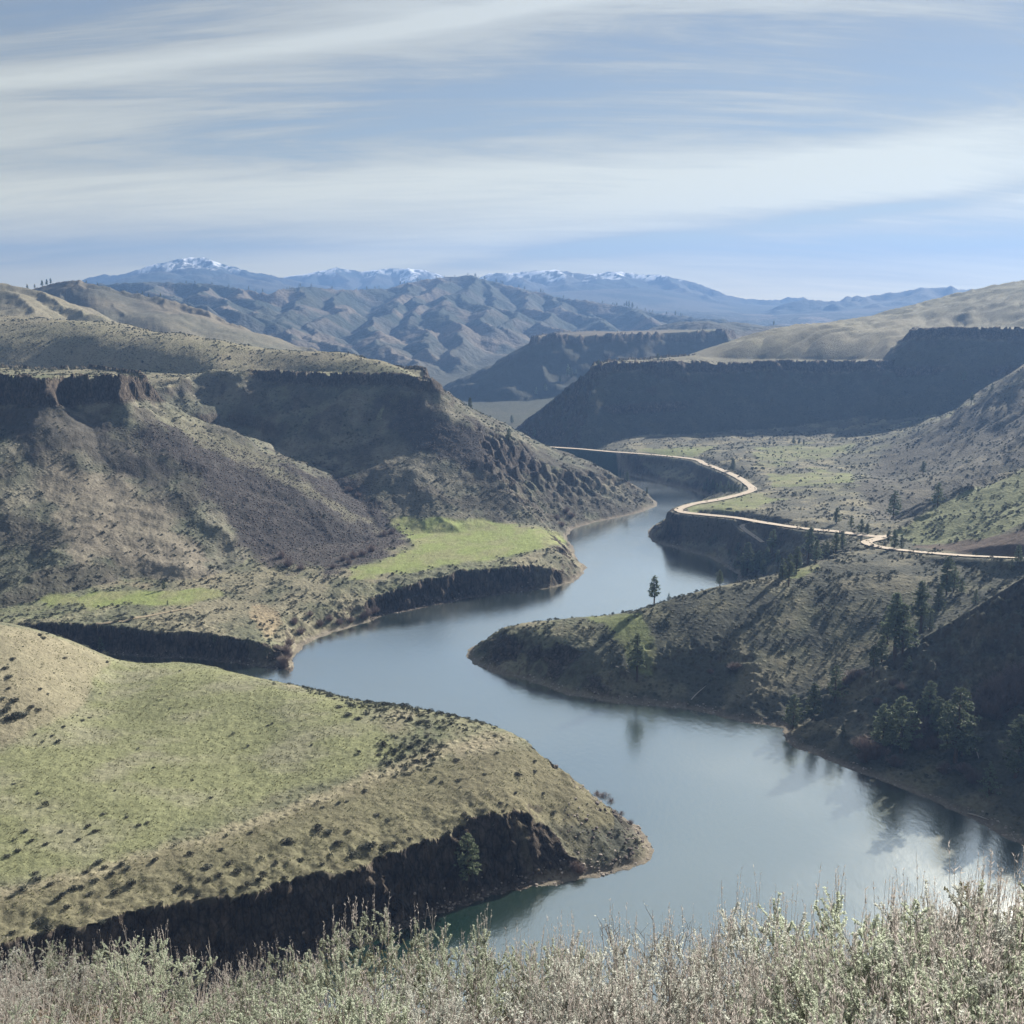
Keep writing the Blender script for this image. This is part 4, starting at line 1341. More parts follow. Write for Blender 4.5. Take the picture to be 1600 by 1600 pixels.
class Geo:
    def __init__(self):
        self.v, self.f = [], []

    def tri(self, a, b, c):
        k = len(self.v); self.v += [tuple(a), tuple(b), tuple(c)]; self.f.append((k, k + 1, k + 2))

    def quad(self, a, b, c, d):
        k = len(self.v); self.v += [tuple(a), tuple(b), tuple(c), tuple(d)]; self.f.append((k, k + 1, k + 2, k + 3))

    def tube(self, pts, radii, sides=4):
        prev = None
        k0 = len(self.v)
        for i, p in enumerate(pts):
            d = (pts[min(i + 1, len(pts) - 1)] - pts[max(i - 1, 0)])
            if d.length < 1e-9: d = Vector((0, 0, 1))
            d.normalize()
            s = d.cross(Vector((0.31, 0.95, 0.05)))
            if s.length < 1e-4: s = d.cross(Vector((1, 0, 0)))
            s.normalize(); t = d.cross(s)
            for q in range(sides):
                an = 2 * math.pi * q / sides
                self.v.append(tuple(p + (s * math.cos(an) + t * math.sin(an)) * radii[i]))
            if i:
                a = k0 + (i - 1) * sides; b = k0 + i * sides
                for q in range(sides):
                    self.f.append((a + q, a + (q + 1) % sides, b + (q + 1) % sides, b + q))
        self.f.append(tuple(range(len(self.v) - sides, len(self.v))))

    def mesh(self, name, mat, smooth=False):
        me_ = bpy.data.meshes.new(name)
        me_.from_pydata(self.v, [], self.f)
        me_.materials.append(mat)
        if smooth: me_.shade_smooth()
        return me_


def part(name, me_, parent):
    return link(bpy.data.objects.new(name, me_), parent)


# ------------------------------------------------------------------ conifers (unit height)
def tree_meshes(rng, style):
    """crown and trunk of one conifer, height 1"""
    T, Cw = Geo(), Geo()
    lean = Vector((rng.uniform(-.02, .02), rng.uniform(-.02, .02), 0))
    H = [i / 10 for i in range(11)]
    axis = [Vector((lean.x * math.sin(h * 3), lean.y * math.sin(h * 2.5), h - 0.03)) for h in H]
    T.tube(axis, [0.021 * (1 - h) ** 0.8 + 0.002 for h in H], 6)
    base = {'open': 0.30, 'full': 0.14, 'fir': 0.07, 'young': 0.05, 'tall': 0.36, 'ragged': 0.2}[style]
    wid = {'open': 0.20, 'full': 0.235, 'fir': 0.20, 'young': 0.27, 'tall': 0.17, 'ragged': 0.25}[style]
    nb = {'open': 74, 'full': 120, 'fir': 135, 'young': 80, 'tall': 80, 'ragged': 80}[style]
    # irregular crown: some sectors thin, some full
    sect = [rng.uniform(0.55, 1.15) for _ in range(7)]
    for k in range(nb):
        t = (k + rng.random()) / nb
        h = base + (1 - base) * (t ** 0.9) * 0.985
        az_ = rng.uniform(0, 2 * math.pi)
        prof = (1 - t) ** 0.62 * (0.55 + 0.45 * min(1, t * 5 + 0.25))
        if style in ('fir', 'young'): prof = (1 - t) ** 0.85 * (0.75 + .25 * min(1, t * 8))
        L = wid * prof * sect[int(az_ / 6.2832 * 7) % 7] * rng.uniform(0.62, 1.12) + 0.015
        dz = rng.uniform(-0.1, 0.30) * L if style not in ('fir',) else rng.uniform(-0.32, 0.05) * L
        o = Vector((lean.x * math.sin(h * 3), lean.y * math.sin(h * 2.5), h - 0.03))
        tip = o + Vector((math.cos(az_) * L, math.sin(az_) * L, dz))
        mid = o.lerp(tip, 0.55) + Vector((0, 0, -0.02 * L))
        T.tube([o, mid, tip], [0.0042 * (1 - t) + 0.0012, 0.0026 * (1 - t) + 0.0009, 0.0006], 3)
        nc = 3 if L > 0.06 else 2
        for c in range(nc):
            q = (0.45, 0.75, 1.0)[c] if nc == 3 else (0.5, 1.0)[c]
            cpos = o.lerp(tip, q) + Vector((rng.gauss(0, .009), rng.gauss(0, .009), rng.gauss(0, .007)))
            s = (0.030 + 0.020 * (1 - t)) * rng.uniform(0.75, 1.25)
            for _ in range(17):
                d = Vector((rng.gauss(0, 1), rng.gauss(0, 1), rng.gauss(0, .75) + .25)).normalized()
                side = d.cross(Vector((rng.gauss(0, 1), rng.gauss(0, 1), rng.gauss(0, 1)))).normalized() * s * 0.22
                p0 = cpos + d * s * 0.1
                Cw.tri(p0 - side, p0 + side, cpos + d * s * rng.uniform(0.7, 1.15))
    return Cw, T


def grown_dead_branches(rng):
    T = Geo()
    H = [i / 8 for i in range(9)]
    T.tube([Vector((0.01 * math.sin(h * 5), 0, h - .03)) for h in H], [0.02 * (1 - h) + 0.004 for h in H], 6)
    B = Geo()
    for k in range(34):
        h = rng.uniform(0.3, 0.97); a_ = rng.uniform(0, 6.28); L = rng.uniform(.08, .24) * (1.15 - h)
        o = Vector((0.01 * math.sin(h * 5), 0, h - .03))
        tp = o + Vector((math.cos(a_) * L, math.sin(a_) * L, rng.uniform(0, .6) * L))
        B.tube([o, o.lerp(tp, .5) + Vector((0, 0, -.01)), tp], [.006, .004, .001], 3)
    return B, T


random.seed(5)
STYLES = ['open', 'full', 'fir', 'young', 'tall', 'ragged']
TREE_PROTO = {}
for si, st in enumerate(STYLES):
    for var in range(2):
        Cw, T = tree_meshes(random.Random(100 + si * 7 + var), st)
        TREE_PROTO[(st, var)] = (Cw.mesh('crown', M_NEEDLE2 if st in ('fir', 'young') else M_NEEDLE), T.mesh('trunk', M_BARK))
ORD = ['first', 'second', 'third', 'fourth', 'fifth', 'sixth', 'seventh', 'eighth', 'ninth', 'tenth', 'eleventh', 'twelfth', 'thirteenth', 'fourteenth',
       'fifteenth', 'sixteenth', 'seventeenth', 'eighteenth', 'nineteenth', 'twentieth']


def ordinal(k):
    if k < 20: return ORD[k]
    n = k + 1
    suf = 'th' if 10 <= n % 100 <= 20 else {1: 'st', 2: 'nd', 3: 'rd'}.get(n % 10, 'th')
    return '%d%s' % (n, suf)


STYLE_WORD = {'open': 'open dark pine', 'full': 'full bushy pine', 'fir': 'dense narrow conifer', 'young': 'small pointed conifer',
              'tall': 'tall bare-trunked pine', 'ragged': 'ragged broad pine'}
TREE_COUNT = {}


def add_tree(px, py, hpx, style, label, group, var=None, pos=None):
    p = pos or first_hit(px, py)
    if p is None or p.z < 0.15 and pos is None:
        for dy in (3, 6, 10, -4, -8, -14):
            q = first_hit(px, py - dy)
            if q is not None and q.z > 0.15:
                p = q; break
    if p is None: return None
    depth = p.y * CP - (p.z - CAM_Z) * SP
    # upright height seen foreshortened by the downward sight line
    foresh = math.cos(math.atan2(CAM_Z - p.z, p.y))
    h = hpx * depth / FPX / max(0.6, foresh)
    rng = random.Random(int(px * 7 + py * 3))
    var = rng.randint(0, 1) if var is None else var
    cm, tm = TREE_PROTO[(style, var)]
    e = bpy.data.objects.new('pine_tree' if style not in ('fir', 'young') else 'fir_tree', None)
    link(e); e.location = (p.x, p.y, height_at(p.x, p.y) - 0.1)
    e.rotation_euler = (rng.uniform(-.03, .03), rng.uniform(-.03, .03), rng.uniform(0, 6.28))
    e.scale = (h * rng.uniform(1.05, 1.3), h * rng.uniform(1.05, 1.3), h)
    e.empty_display_size = 0.1
    part('crown', cm, e); part('trunk', tm, e)
    tag(e, label, 'tree', group)
    return e


# zone: (where it stands, group, [(px, py base, height px, style), ...])
TREES = [
    ('at the creek mouth on the right shore', 'pines at the creek mouth', [(1239, 1139, 54, 'full'), (1270, 1125, 60, 'full'), (1304, 1097, 58, 'ragged')]),
    ('in the shadowed gully below the road', 'tall pines in the shadowed gully', [(1364, 1058, 50, 'tall'), (1386, 1010, 60, 'ragged'), (1398, 1030, 104, 'tall'), (1438, 990, 84, 'tall'), (1479, 930, 62, 'full'), (1452, 985, 30, 'young'), (1410, 1020, 78, 'full'), (1378, 1035, 44, 'full'), (1466, 955, 40, 'full'), (1490, 925, 40, 'ragged')]),
    ('in the thicket above the right shore', 'pines in the thicket by the right shore', [(1380, 1170, 70, 'full'), (1408, 1176, 88, 'full'), (1450, 1125, 62, 'full'), (1478, 1170, 74, 'open'), (1492, 1192, 116, 'ragged'), (1586, 1215, 98, 'full'), (1393, 1165, 66, 'open'), (1466, 1150, 60, 'full'), (1435, 1140, 48, 'full'), (1503, 1180, 70, 'full'), (1600, 1190, 84, 'open')]),
    ('on the shaded slope near the right shore', 'small conifers near the right shore', [(1317, 1153, 22, 'young'), (1545, 1243, 54, 'young'), (1420, 1050, 26, 'young')]),
    ('beside the lit rib on the right', 'small trees along the lit rib', [(1503, 925, 24, 'young'), (1524, 945, 26, 'young'), (1590, 880, 30, 'full'), (1580, 892, 20, 'young')]),
    ('on the crest of the peninsula', 'pines on the peninsula', [(1022, 942, 48, 'open'), (1125, 908, 27, 'ragged'), (1232, 916, 52, 'open'), (1045, 934, 12, 'young')]),
    ('on the shaded face of the peninsula', 'pine on the peninsula face', [(995, 1064, 74, 'open')]),
    ('in the grove behind the peninsula', 'pines in the grove behind the peninsula', [(1161, 902, 26, 'full'), (1167, 896, 50, 'full'), (1187, 890, 32, 'full'), (1199, 882, 28, 'full'), (1148, 900, 16, 'young'), (1207, 862, 36, 'ragged'), (1174, 880, 18, 'young'),
                                                   (1262, 882, 60, 'tall'), (1154, 878, 20, 'full'), (1215, 880, 22, 'full'), (1180, 896, 34, 'full'), (1222, 905, 34, 'full'), (1244, 892, 40, 'full'), (1275, 878, 36, 'full'), (1290, 872, 30, 'ragged'), (1193, 900, 26, 'full')]),
    ('on the shaded bank below the road', 'pines on the bank below the road', [(1109, 853, 14, 'young'), (1118, 846, 12, 'young'), (1152, 862, 16, 'young'), (1306, 862, 32, 'full'), (1316, 856, 26, 'full'), (1140, 868, 12, 'young')]),
    ('along the road bend', 'trees along the near road bend', [(1397, 858, 32, 'full'), (1388, 848, 20, 'full'), (1408, 857, 22, 'young'), (1345, 834, 24, 'full'), (1355, 836, 20, 'full'), (1330, 828, 24, 'ragged'), (1307, 818, 26, 'full')]),
    ('at the foot of the right hillside', 'trees at the foot of the right hillside', [(1395, 812, 46, 'ragged'), (1465, 793, 40, 'ragged'), (1442, 745, 26, 'open'), (1517, 632, 20, 'tall'), (1550, 612, 14, 'young'), (1505, 600, 20, 'tall')]),
    ('on the far right bench by the road', 'trees on the far right bench', [(1145, 736, 20, 'full'), (1240, 694, 12, 'full'), (1248, 694, 10, 'full'), (1256, 695, 9, 'full')]),
    ('on the steep cove bank under the far road', 'grove on the cove bank', [(1100, 768, 16, 'full'), (1108, 772, 18, 'full'), (1114, 765, 16, 'full'), (1120, 771, 17, 'full'), (1126, 766, 15, 'full'), (1132, 772, 16, 'full'), (1138, 764, 14, 'full'),
                                             (1143, 770, 14, 'full'), (1149, 768, 13, 'full'), (1154, 771, 11, 'young'), (1104, 758, 14, 'full'), (1160, 766, 10, 'young')]),
    ('on the shore slope of the second left mesa', 'pines on the slope of the second mesa', [(980, 753, 17, 'full'), (1010, 769, 12, 'full'), (835, 684, 17, 'full'), (800, 662, 14, 'full'), (735, 638, 18, 'full'), (795, 690, 22, 'ragged')]),
    ('on the left end of the dark centre mesa', 'pines on the centre mesa end', [(887, 588, 20, 'full'), (875, 598, 12, 'full'), (852, 612, 13, 'full'), (838, 618, 14, 'full'), (900, 585, 9, 'young'), (935, 571, 10, 'full'), (1028, 562, 11, 'full'), (893, 590, 16, 'full')]),
    ('on the left benches', 'pines on the left benches', [(256, 922, 16, 'full'), (158, 1016, 22, 'young'), (336, 1004, 14, 'young'), (262, 945, 8, 'young')]),
    ('below the near left cliff', 'pine below the near cliff', [(732, 1374, 70, 'full')]),
]
for where, grp, lst in TREES:
    lst = sorted(lst)
    for k, (tx, ty, th, tst) in enumerate(lst):
        lab = STYLE_WORD[tst] + ' ' + where
        if len(lst) > 1:
            lab += ', ' + ordinal(k) + ' from left'
        add_tree(tx, ty, th, tst, lab, grp)

# skyline trees
def crest_point(px, rmin, rmax):
    """the point of the skyline under a column within a range of distances"""
    a = math.atan2((px - 800) / FPX / CP, 1)
    j = int(np.clip(np.searchsorted(COLS, a), 0, len(COLS) - 1))
    sel = np.nonzero((ROWS > rmin) & (ROWS < rmax))[0]
    an = (GZ[sel, j] - CAM_Z) / ROWS[sel]
    i = sel[int(np.argmax(an))]
    return Vector((GX_[i, j], GY_[i, j], GZ[i, j]))


SKY = [(6, 8), (13, 6), (57, 11), (63, 9), (70, 12), (82, 9), (94, 12), (101, 12), (106, 11), (24, 5), (270, 9), (276, 6), (160, 6), (235, 6), (243, 8), (253, 8), (176, 6)]
for k, (sx, sh) in enumerate(SKY):
    sh = sh * 0.8
    rr = (1350, 1700) if sx < 45 else (1700, 2100)
    add_tree(sx, 0, sh, 'full', 'tiny dark pine on the brown left skyline, %s from the left' % ordinal(sorted(a for a, _ in SKY).index(sx)), 'pines on the left skyline', pos=crest_point(sx, *rr))
rng = random.Random(3)
xs_ = sorted(rng.uniform(300, 1060) for _ in range(62))
for k, sx in enumerate(xs_):
    if sx > 760 and rng.random() < 0.3: continue
    add_tree(sx, 0, rng.uniform(3, 6), 'full', 'speck of a pine on the blue middle ridge, %s along it' % ordinal(k), 'pines along the middle ridge', pos=crest_point(sx, 2900, 4300))
for k, sx in enumerate((972, 976, 981, 1046, 1195)):
    add_tree(sx, 0, (9, 11, 9, 8, 8)[k], 'full', 'lone pine on the right shoulder of the ridge, %s from left' % ORD[k], 'pines on the right shoulder of the ridge', pos=crest_point(sx, 2300, 4300))

# dead snag on the peninsula crest
Bg, Tg = grown_dead_branches(random.Random(8))
sn = link(bpy.data.objects.new('dead_tree', None))
p = first_hit(975, 950)
sn.location = (p.x, p.y, p.z - .05); sn.scale = (6.2, 6.2, 5.2)
k0 = len(Tg.v)
Tg.v += Bg.v; Tg.f += [tuple(q + k0 for q in f) for f in Bg.f]
part('trunk', Tg.mesh('snag_trunk', M_DEAD), sn)
tag(sn, 'bare grey snag on the peninsula crest against the water', 'dead tree')

# ------------------------------------------------------------------ low plants and stones
def shrub_mesh(name, rng, mat, leaves=90, flat=0.75, size=0.16, twigs=False):
    """a lumpy low bush of many small leafy tufts, about 1 m across"""
    g = Geo()
    lumps = [(Vector((rng.uniform(-.3, .3), rng.uniform(-.3, .3), rng.uniform(.12, .4) * flat)), rng.uniform(.16, .3)) for _ in range(6)]
    for _ in range(leaves):
        c, r_ = rng.choice(lumps)
        d = Vector((rng.gauss(0, 1), rng.gauss(0, 1), rng.gauss(.25, .9))).normalized()
        p = c + d * r_ * rng.uniform(0.75, 1.1)
        p.z = max(p.z * 1.0, 0.02)
        t = (d + Vector((rng.gauss(0, .5), rng.gauss(0, .5), rng.gauss(.3, .5)))).normalized()
        s = t.cross(Vector((rng.gauss(0, 1), rng.gauss(0, 1), rng.gauss(0, 1)))).normalized()
        z_ = size * rng.uniform(.6, 1.3)
        g.quad(p - s * z_ * .5, p - t * z_ * .5, p + s * z_ * .5, p + t * z_ * .8)
    return g.mesh(name, mat)


def twig_bush(name, rng, mat, n=150, spread=0.55, w=0.006):
    g = Geo()
    for _ in range(n):
        a_ = rng.uniform(0, 6.28); q = rng.random() ** .6 * spread
        b0 = Vector((math.cos(a_) * q * .35, math.sin(a_) * q * .35, 0))
        tp = Vector((math.cos(a_) * q, math.sin(a_) * q, rng.uniform(.5, 1) * (1 - .45 * q / spread)))
        m_ = b0.lerp(tp, .5) + Vector((rng.gauss(0, .05), rng.gauss(0, .05), .04))
        s = Vector((-math.sin(a_ + rng.gauss(0, 1)), math.cos(a_), 0)) * w
        g.quad(b0 - s * 1.6, b0 + s * 1.6, m_ + s * 1.2, m_ - s * 1.2)
        g.tri(m_ - s * 1.2, m_ + s * 1.2, tp)
        for _k in range(3):
            o = m_.lerp(tp, rng.random()); e = o + Vector((rng.gauss(0, .09), rng.gauss(0, .09), rng.uniform(.02, .16)))
            g.tri(o - s, o + s, e)
    return g.mesh(name, mat)


def rock_mesh(name, rng, mat, sub=1):
    import bmesh
    bm = bmesh.new()
    bmesh.ops.create_icosphere(bm, subdivisions=sub, radius=0.5)
    pl = [(Vector((rng.gauss(0, 1), rng.gauss(0, 1), rng.gauss(0, 1))).normalized(), rng.uniform(.28, .42)) for _ in range(7)]
    for v_ in bm.verts:
        for nrm, dd in pl:
            o = v_.co.dot(nrm) - dd
            if o > 0: v_.co -= nrm * o
        v_.co.x *= 1.15; v_.co.z *= .8
    me_ = bpy.data.meshes.new(name); bm.to_mesh(me_); bm.free()
    me_.materials.append(mat)
    return me_


def gn_cover(name, label, cat, pts, scales, protos, seed=1):
    """one object that repeats small plants or stones at thousands of ground points"""
    me_ = bpy.data.meshes.new(name + '_points')
    me_.vertices.add(len(pts)); me_.vertices.foreach_set('co', np.asarray(pts, np.float32).ravel())
    at = me_.attributes.new('size', 'FLOAT', 'POINT'); at.data.foreach_set('value', np.asarray(scales, np.float32))
    o = link(bpy.data.objects.new(name, me_))
    col_ = bpy.data.collections.new(name + '_kinds')
    for pm in protos:
        q = bpy.data.objects.new(name + '_kind', pm); col_.objects.link(q)
    ng = bpy.data.node_groups.new(name, 'GeometryNodeTree')
    ng.interface.new_socket('Geometry', in_out='INPUT', socket_type='NodeSocketGeometry')
    ng.interface.new_socket('Geometry', in_out='OUTPUT', socket_type='NodeSocketGeometry')
    N = ng.nodes.new; Lk = ng.links.new
    gi = N('NodeGroupInput'); go = N('NodeGroupOutput')
    ci = N('GeometryNodeCollectionInfo'); ci.inputs['Collection'].default_value = col_
    ci.inputs['Separate Children'].default_value = True; ci.inputs['Reset Children'].default_value = True
    ip = N('GeometryNodeInstanceOnPoints'); ip.inputs['Pick Instance'].default_value = True
    rv = N('FunctionNodeRandomValue'); rv.data_type = 'FLOAT_VECTOR'
    rv.inputs[0].default_value = (-.12, -.12, 0); rv.inputs[1].default_value = (.12, .12, 6.283); rv.inputs['Seed'].default_value = seed
    ri = N('FunctionNodeRandomValue'); ri.data_type = 'INT'
    ri.inputs[4].default_value = 0; ri.inputs[5].default_value = len(protos) - 1; ri.inputs['Seed'].default_value = seed + 5
    na = N('GeometryNodeInputNamedAttribute'); na.data_type = 'FLOAT'; na.inputs['Name'].default_value = 'size'
    Lk(gi.outputs[0], ip.inputs['Points']); Lk(ci.outputs[0], ip.inputs['Instance'])
    Lk(rv.outputs[0], ip.inputs['Rotation']); Lk(ri.outputs[2], ip.inputs['Instance Index'])
    Lk(na.outputs[0], ip.inputs['Scale']); Lk(ip.outputs[0], go.inputs[0])
    md = o.modifiers.new('cover', 'NODES'); md.node_group = ng
    tag(o, label, cat, kind='stuff')
    return o


rs = np.random.RandomState(77)
_col_w = np.abs(np.gradient(COLS)); _row_w = np.gradient(ROWS)
CELL = RR * _col_w[None, :] * _row_w[:, None]
FRAME = (PX > -160) & (PX < 1760) & (PY > 350) & (PY < 1700) & (GY_ > 100)


def sample_cells(dens, n_max):
    """random ground points, expected count per cell = density x area"""
    lam = (dens * CELL).ravel()
    tot = lam.sum()
    n = int(min(tot, n_max))
    cs = np.cumsum(lam)
    idx = np.searchsorted(cs, rs.rand(n) * cs[-1])
    i, j = np.unravel_index(np.minimum(idx, lam.size - 1), GZ.shape)
    i = np.clip(i, 1, GZ.shape[0] - 2); j = np.clip(j, 1, GZ.shape[1] - 2)
    fr, fa = rs.rand(len(i)) - .5, rs.rand(len(i)) - .5
    i2 = np.where(fr > 0, i + 1, i - 1); j2 = np.where(fa > 0, j + 1, j - 1)
    fr, fa = np.abs(fr), np.abs(fa)

    def L2(A):
        return (A[i, j] * (1 - fr) * (1 - fa) + A[i2, j] * fr * (1 - fa) + A[i, j2] * (1 - fr) * fa + A[i2, j2] * fr * fa)
    print('scatter wanted %d kept %d' % (tot, n))
    return np.stack([L2(GX_ + DX), L2(GY_ + DY), L2(GZ)], 1), i, j


land = FRAME & SEEN & (INFO['dw'] > 2.0) & (~INFO['camhill'])
patch = sstep(-0.25, 0.35, fbm(GX_ / 17, GY_ / 17, 4, 501) + 0.25 * fbm(GX_ / 70, GY_ / 70, 2, 505))
slopef = 1 - sstep(0.9, 1.4, SLOPE)
base_d = land * SHRUBBY * (0.02 + patch) * slopef
leftside = (AA < 0.1)
near_l = (RR < 440) & leftside & land                       # near bench, handled with bigger single plants too
dens = np.where(RR < 640, 0.15, np.where(RR < 1300, 0.075, 0.0)) * base_d
dens = np.where(leftside & (RR > 440), dens * 0.9, dens)
# belt of brush along the back lip of the near bench and round its hump
lip = frame_mask([(430, 1050), (470, 1056), (560, 1082), (640, 1086), (740, 1108), (820, 1130), (780, 1140), (690, 1140), (600, 1125), (540, 1100), (450, 1070)], 320, 430, 6, 4, 12, 51)
lip = np.maximum(lip, frame_mask([(590, 1160), (650, 1145), (700, 1165), (680, 1200), (630, 1215), (590, 1190)], 290, 400, 14, 12, 10, 52))
dens = np.where(near_l, 0.006 * SHRUBBY * (0.3 + patch) + 0.0016 + 0.30 * lip * land, dens)
SH_A = [shrub_mesh('sage_tuft', random.Random(k), M_SAGE_FAR, 70) for k in range(4)]
pts, pi, pj = sample_cells(dens, 190000)
gn_cover('sagebrush_cover', 'grey green sagebrush scrub dotting the benches and canyon slopes', 'sagebrush', pts - np.array([0, 0, .08]),
         0.8 + 1.0 * rs.rand(len(pts)) ** 2 + 0.45 * (RR[pi, pj] > 440), SH_A, 3)
dens2 = land * (RR < 1250) * slopef * SHRUBBY * sstep(0.1, 0.6, fbm(GX_ / 30, GY_ / 30, 4, 521)) * np.where(RR < 440, 0.006, 0.040)
SH_B = [shrub_mesh('dark_tuft', random.Random(50 + k), M_SHRUB_DARK, 80, 1.0) for k in range(3)]
pts, pi, pj = sample_cells(dens2, 60000)
gn_cover('dark_shrub_cover', 'darker bitterbrush scattered through the sagebrush on the slopes', 'bitterbrush', pts - np.array([0, 0, .08]), 1.2 + 1.7 * rs.rand(len(pts)) ** 2, SH_B, 9)

# grass tussocks give the near bench its nap
gd = land * (RR < 430) * leftside * (1 - ROCKY) * (0.3 + 0.7 * sstep(-.3, .4, fbm(GX_ / 9, GY_ / 9, 3, 531))) * 0.55
M_TUFT = leaf_material('grass_tussock', (0.215, 0.215, 0.115), 0.3, 0.25)
TU = []
for k in range(3):
    g = Geo(); r_ = random.Random(70 + k)
    for _ in range(16):
        a_ = r_.uniform(0, 6.28); q = r_.uniform(.05, .5)
        b0 = Vector((math.cos(a_) * q * .4, math.sin(a_) * q * .4, 0)); tp = Vector((math.cos(a_) * q, math.sin(a_) * q, r_.uniform(.2, .5)))
        s = Vector((-math.sin(a_), math.cos(a_), 0)) * .06
        g.tri(b0 - s, b0 + s, tp)
    TU.append(g.mesh('tussock', M_TUFT))
pts, pi, pj = sample_cells(gd, 45000)
gn_cover('grass', 'short tufted spring grass over the near bench', 'grass', pts - np.array([0, 0, .03]), 0.5 + 0.5 * rs.rand(len(pts)), TU, 21)

# stones: talus fields, cliff feet, wet line of the shore
M_STONE = leaf_material('basalt_stone', (0.085, 0.070, 0.064), 0.45, 0.0, 0.95)
M_PALE = leaf_material('shore_stone', (0.235, 0.205, 0.180), 0.4, 0.0, 0.95)
RK = [rock_mesh('stone', random.Random(20 + k), M_STONE) for k in range(4)]
RP = [rock_mesh('stone', random.Random(30 + k), M_PALE) for k in range(4)]
scm = frame_mask([(470, 735), (540, 742), (600, 790), (640, 850), (560, 885), (450, 892), (395, 868), (330, 800), (300, 740), (190, 672), (250, 660), (340, 690), (400, 720)], 480, 800, 18, 16, 18, 1)
scm = np.maximum(scm, frame_mask([(590, 620), (650, 628), (760, 670), (860, 735), (800, 750), (700, 720), (640, 700)], 650, 1000, 20, 18, 18, 2))
pts, pi, pj = sample_cells(land * scm * 0.5, 22000)
gn_cover('talus', 'purple black basalt scree spilling down the mesa slopes', 'scree', pts, 0.5 + 1.1 * rs.rand(len(pts)) ** 2.5, RK, 31)
shr_ = FRAME & SEEN & (INFO['dw'] > -0.6) & (INFO['dw'] < 4.5) & (RR < 760)
tipm = frame_mask([(880, 1290), (905, 1180), (935, 1225), (985, 1275), (1035, 1325), (1000, 1370), (900, 1385), (760, 1412), (740, 1395), (860, 1350)], 270, 345, 10, 8, 8, 61)
shd = shr_ * np.where(RR < 480, 0.55, 0.25) * (0.25 + sstep(-.2, .4, fbm(GX_ / 10, GY_ / 10, 3, 541))) + (INFO['dw'] > -.3) * tipm * FRAME * 0.6 * sstep(-.1, .4, fbm(GX_ / 7, GY_ / 7, 3, 545))
pts, pi, pj = sample_cells(shd, 26000)
gn_cover('shore_stones', 'pale broken stones along the waterline', 'stones', pts, 0.35 + 0.9 * rs.rand(len(pts)) ** 3, RP, 41)
edge_ = land * (ROCKY > 0.05) * (ROCKY < 0.9) * (RR < 900) * 0.12 + land * tipm * 0.3 * sstep(0, .4, fbm(GX_ / 8, GY_ / 8, 3, 546))
pts, pi, pj = sample_cells(edge_, 12000)
gn_cover('cliff_stones', 'dark loose blocks along the cliff lips and feet', 'stones', pts, 0.6 + 1.2 * rs.rand(len(pts)) ** 2, RK, 47)

# bushes on the near bench that can be told apart
BUSH = [(shrub_mesh('foliage', random.Random(200 + k), M_SHRUB_DARK if k % 3 else M_SAGE_FAR, 330, 0.95, 0.10), None) for k in range(6)]


def woody_base(rng):
    g = Geo()
    for _ in range(9):
        a_ = rng.uniform(0, 6.28); q = rng.uniform(.2, .42)
        tp = Vector((math.cos(a_) * q, math.sin(a_) * q, rng.uniform(.25, .5)))
        g.tube([Vector((0, 0, -.1)), tp * .5 + Vector((0, 0, .02)), tp], [.03, .018, .008], 4)
    return g.mesh('stem', M_WOOD)


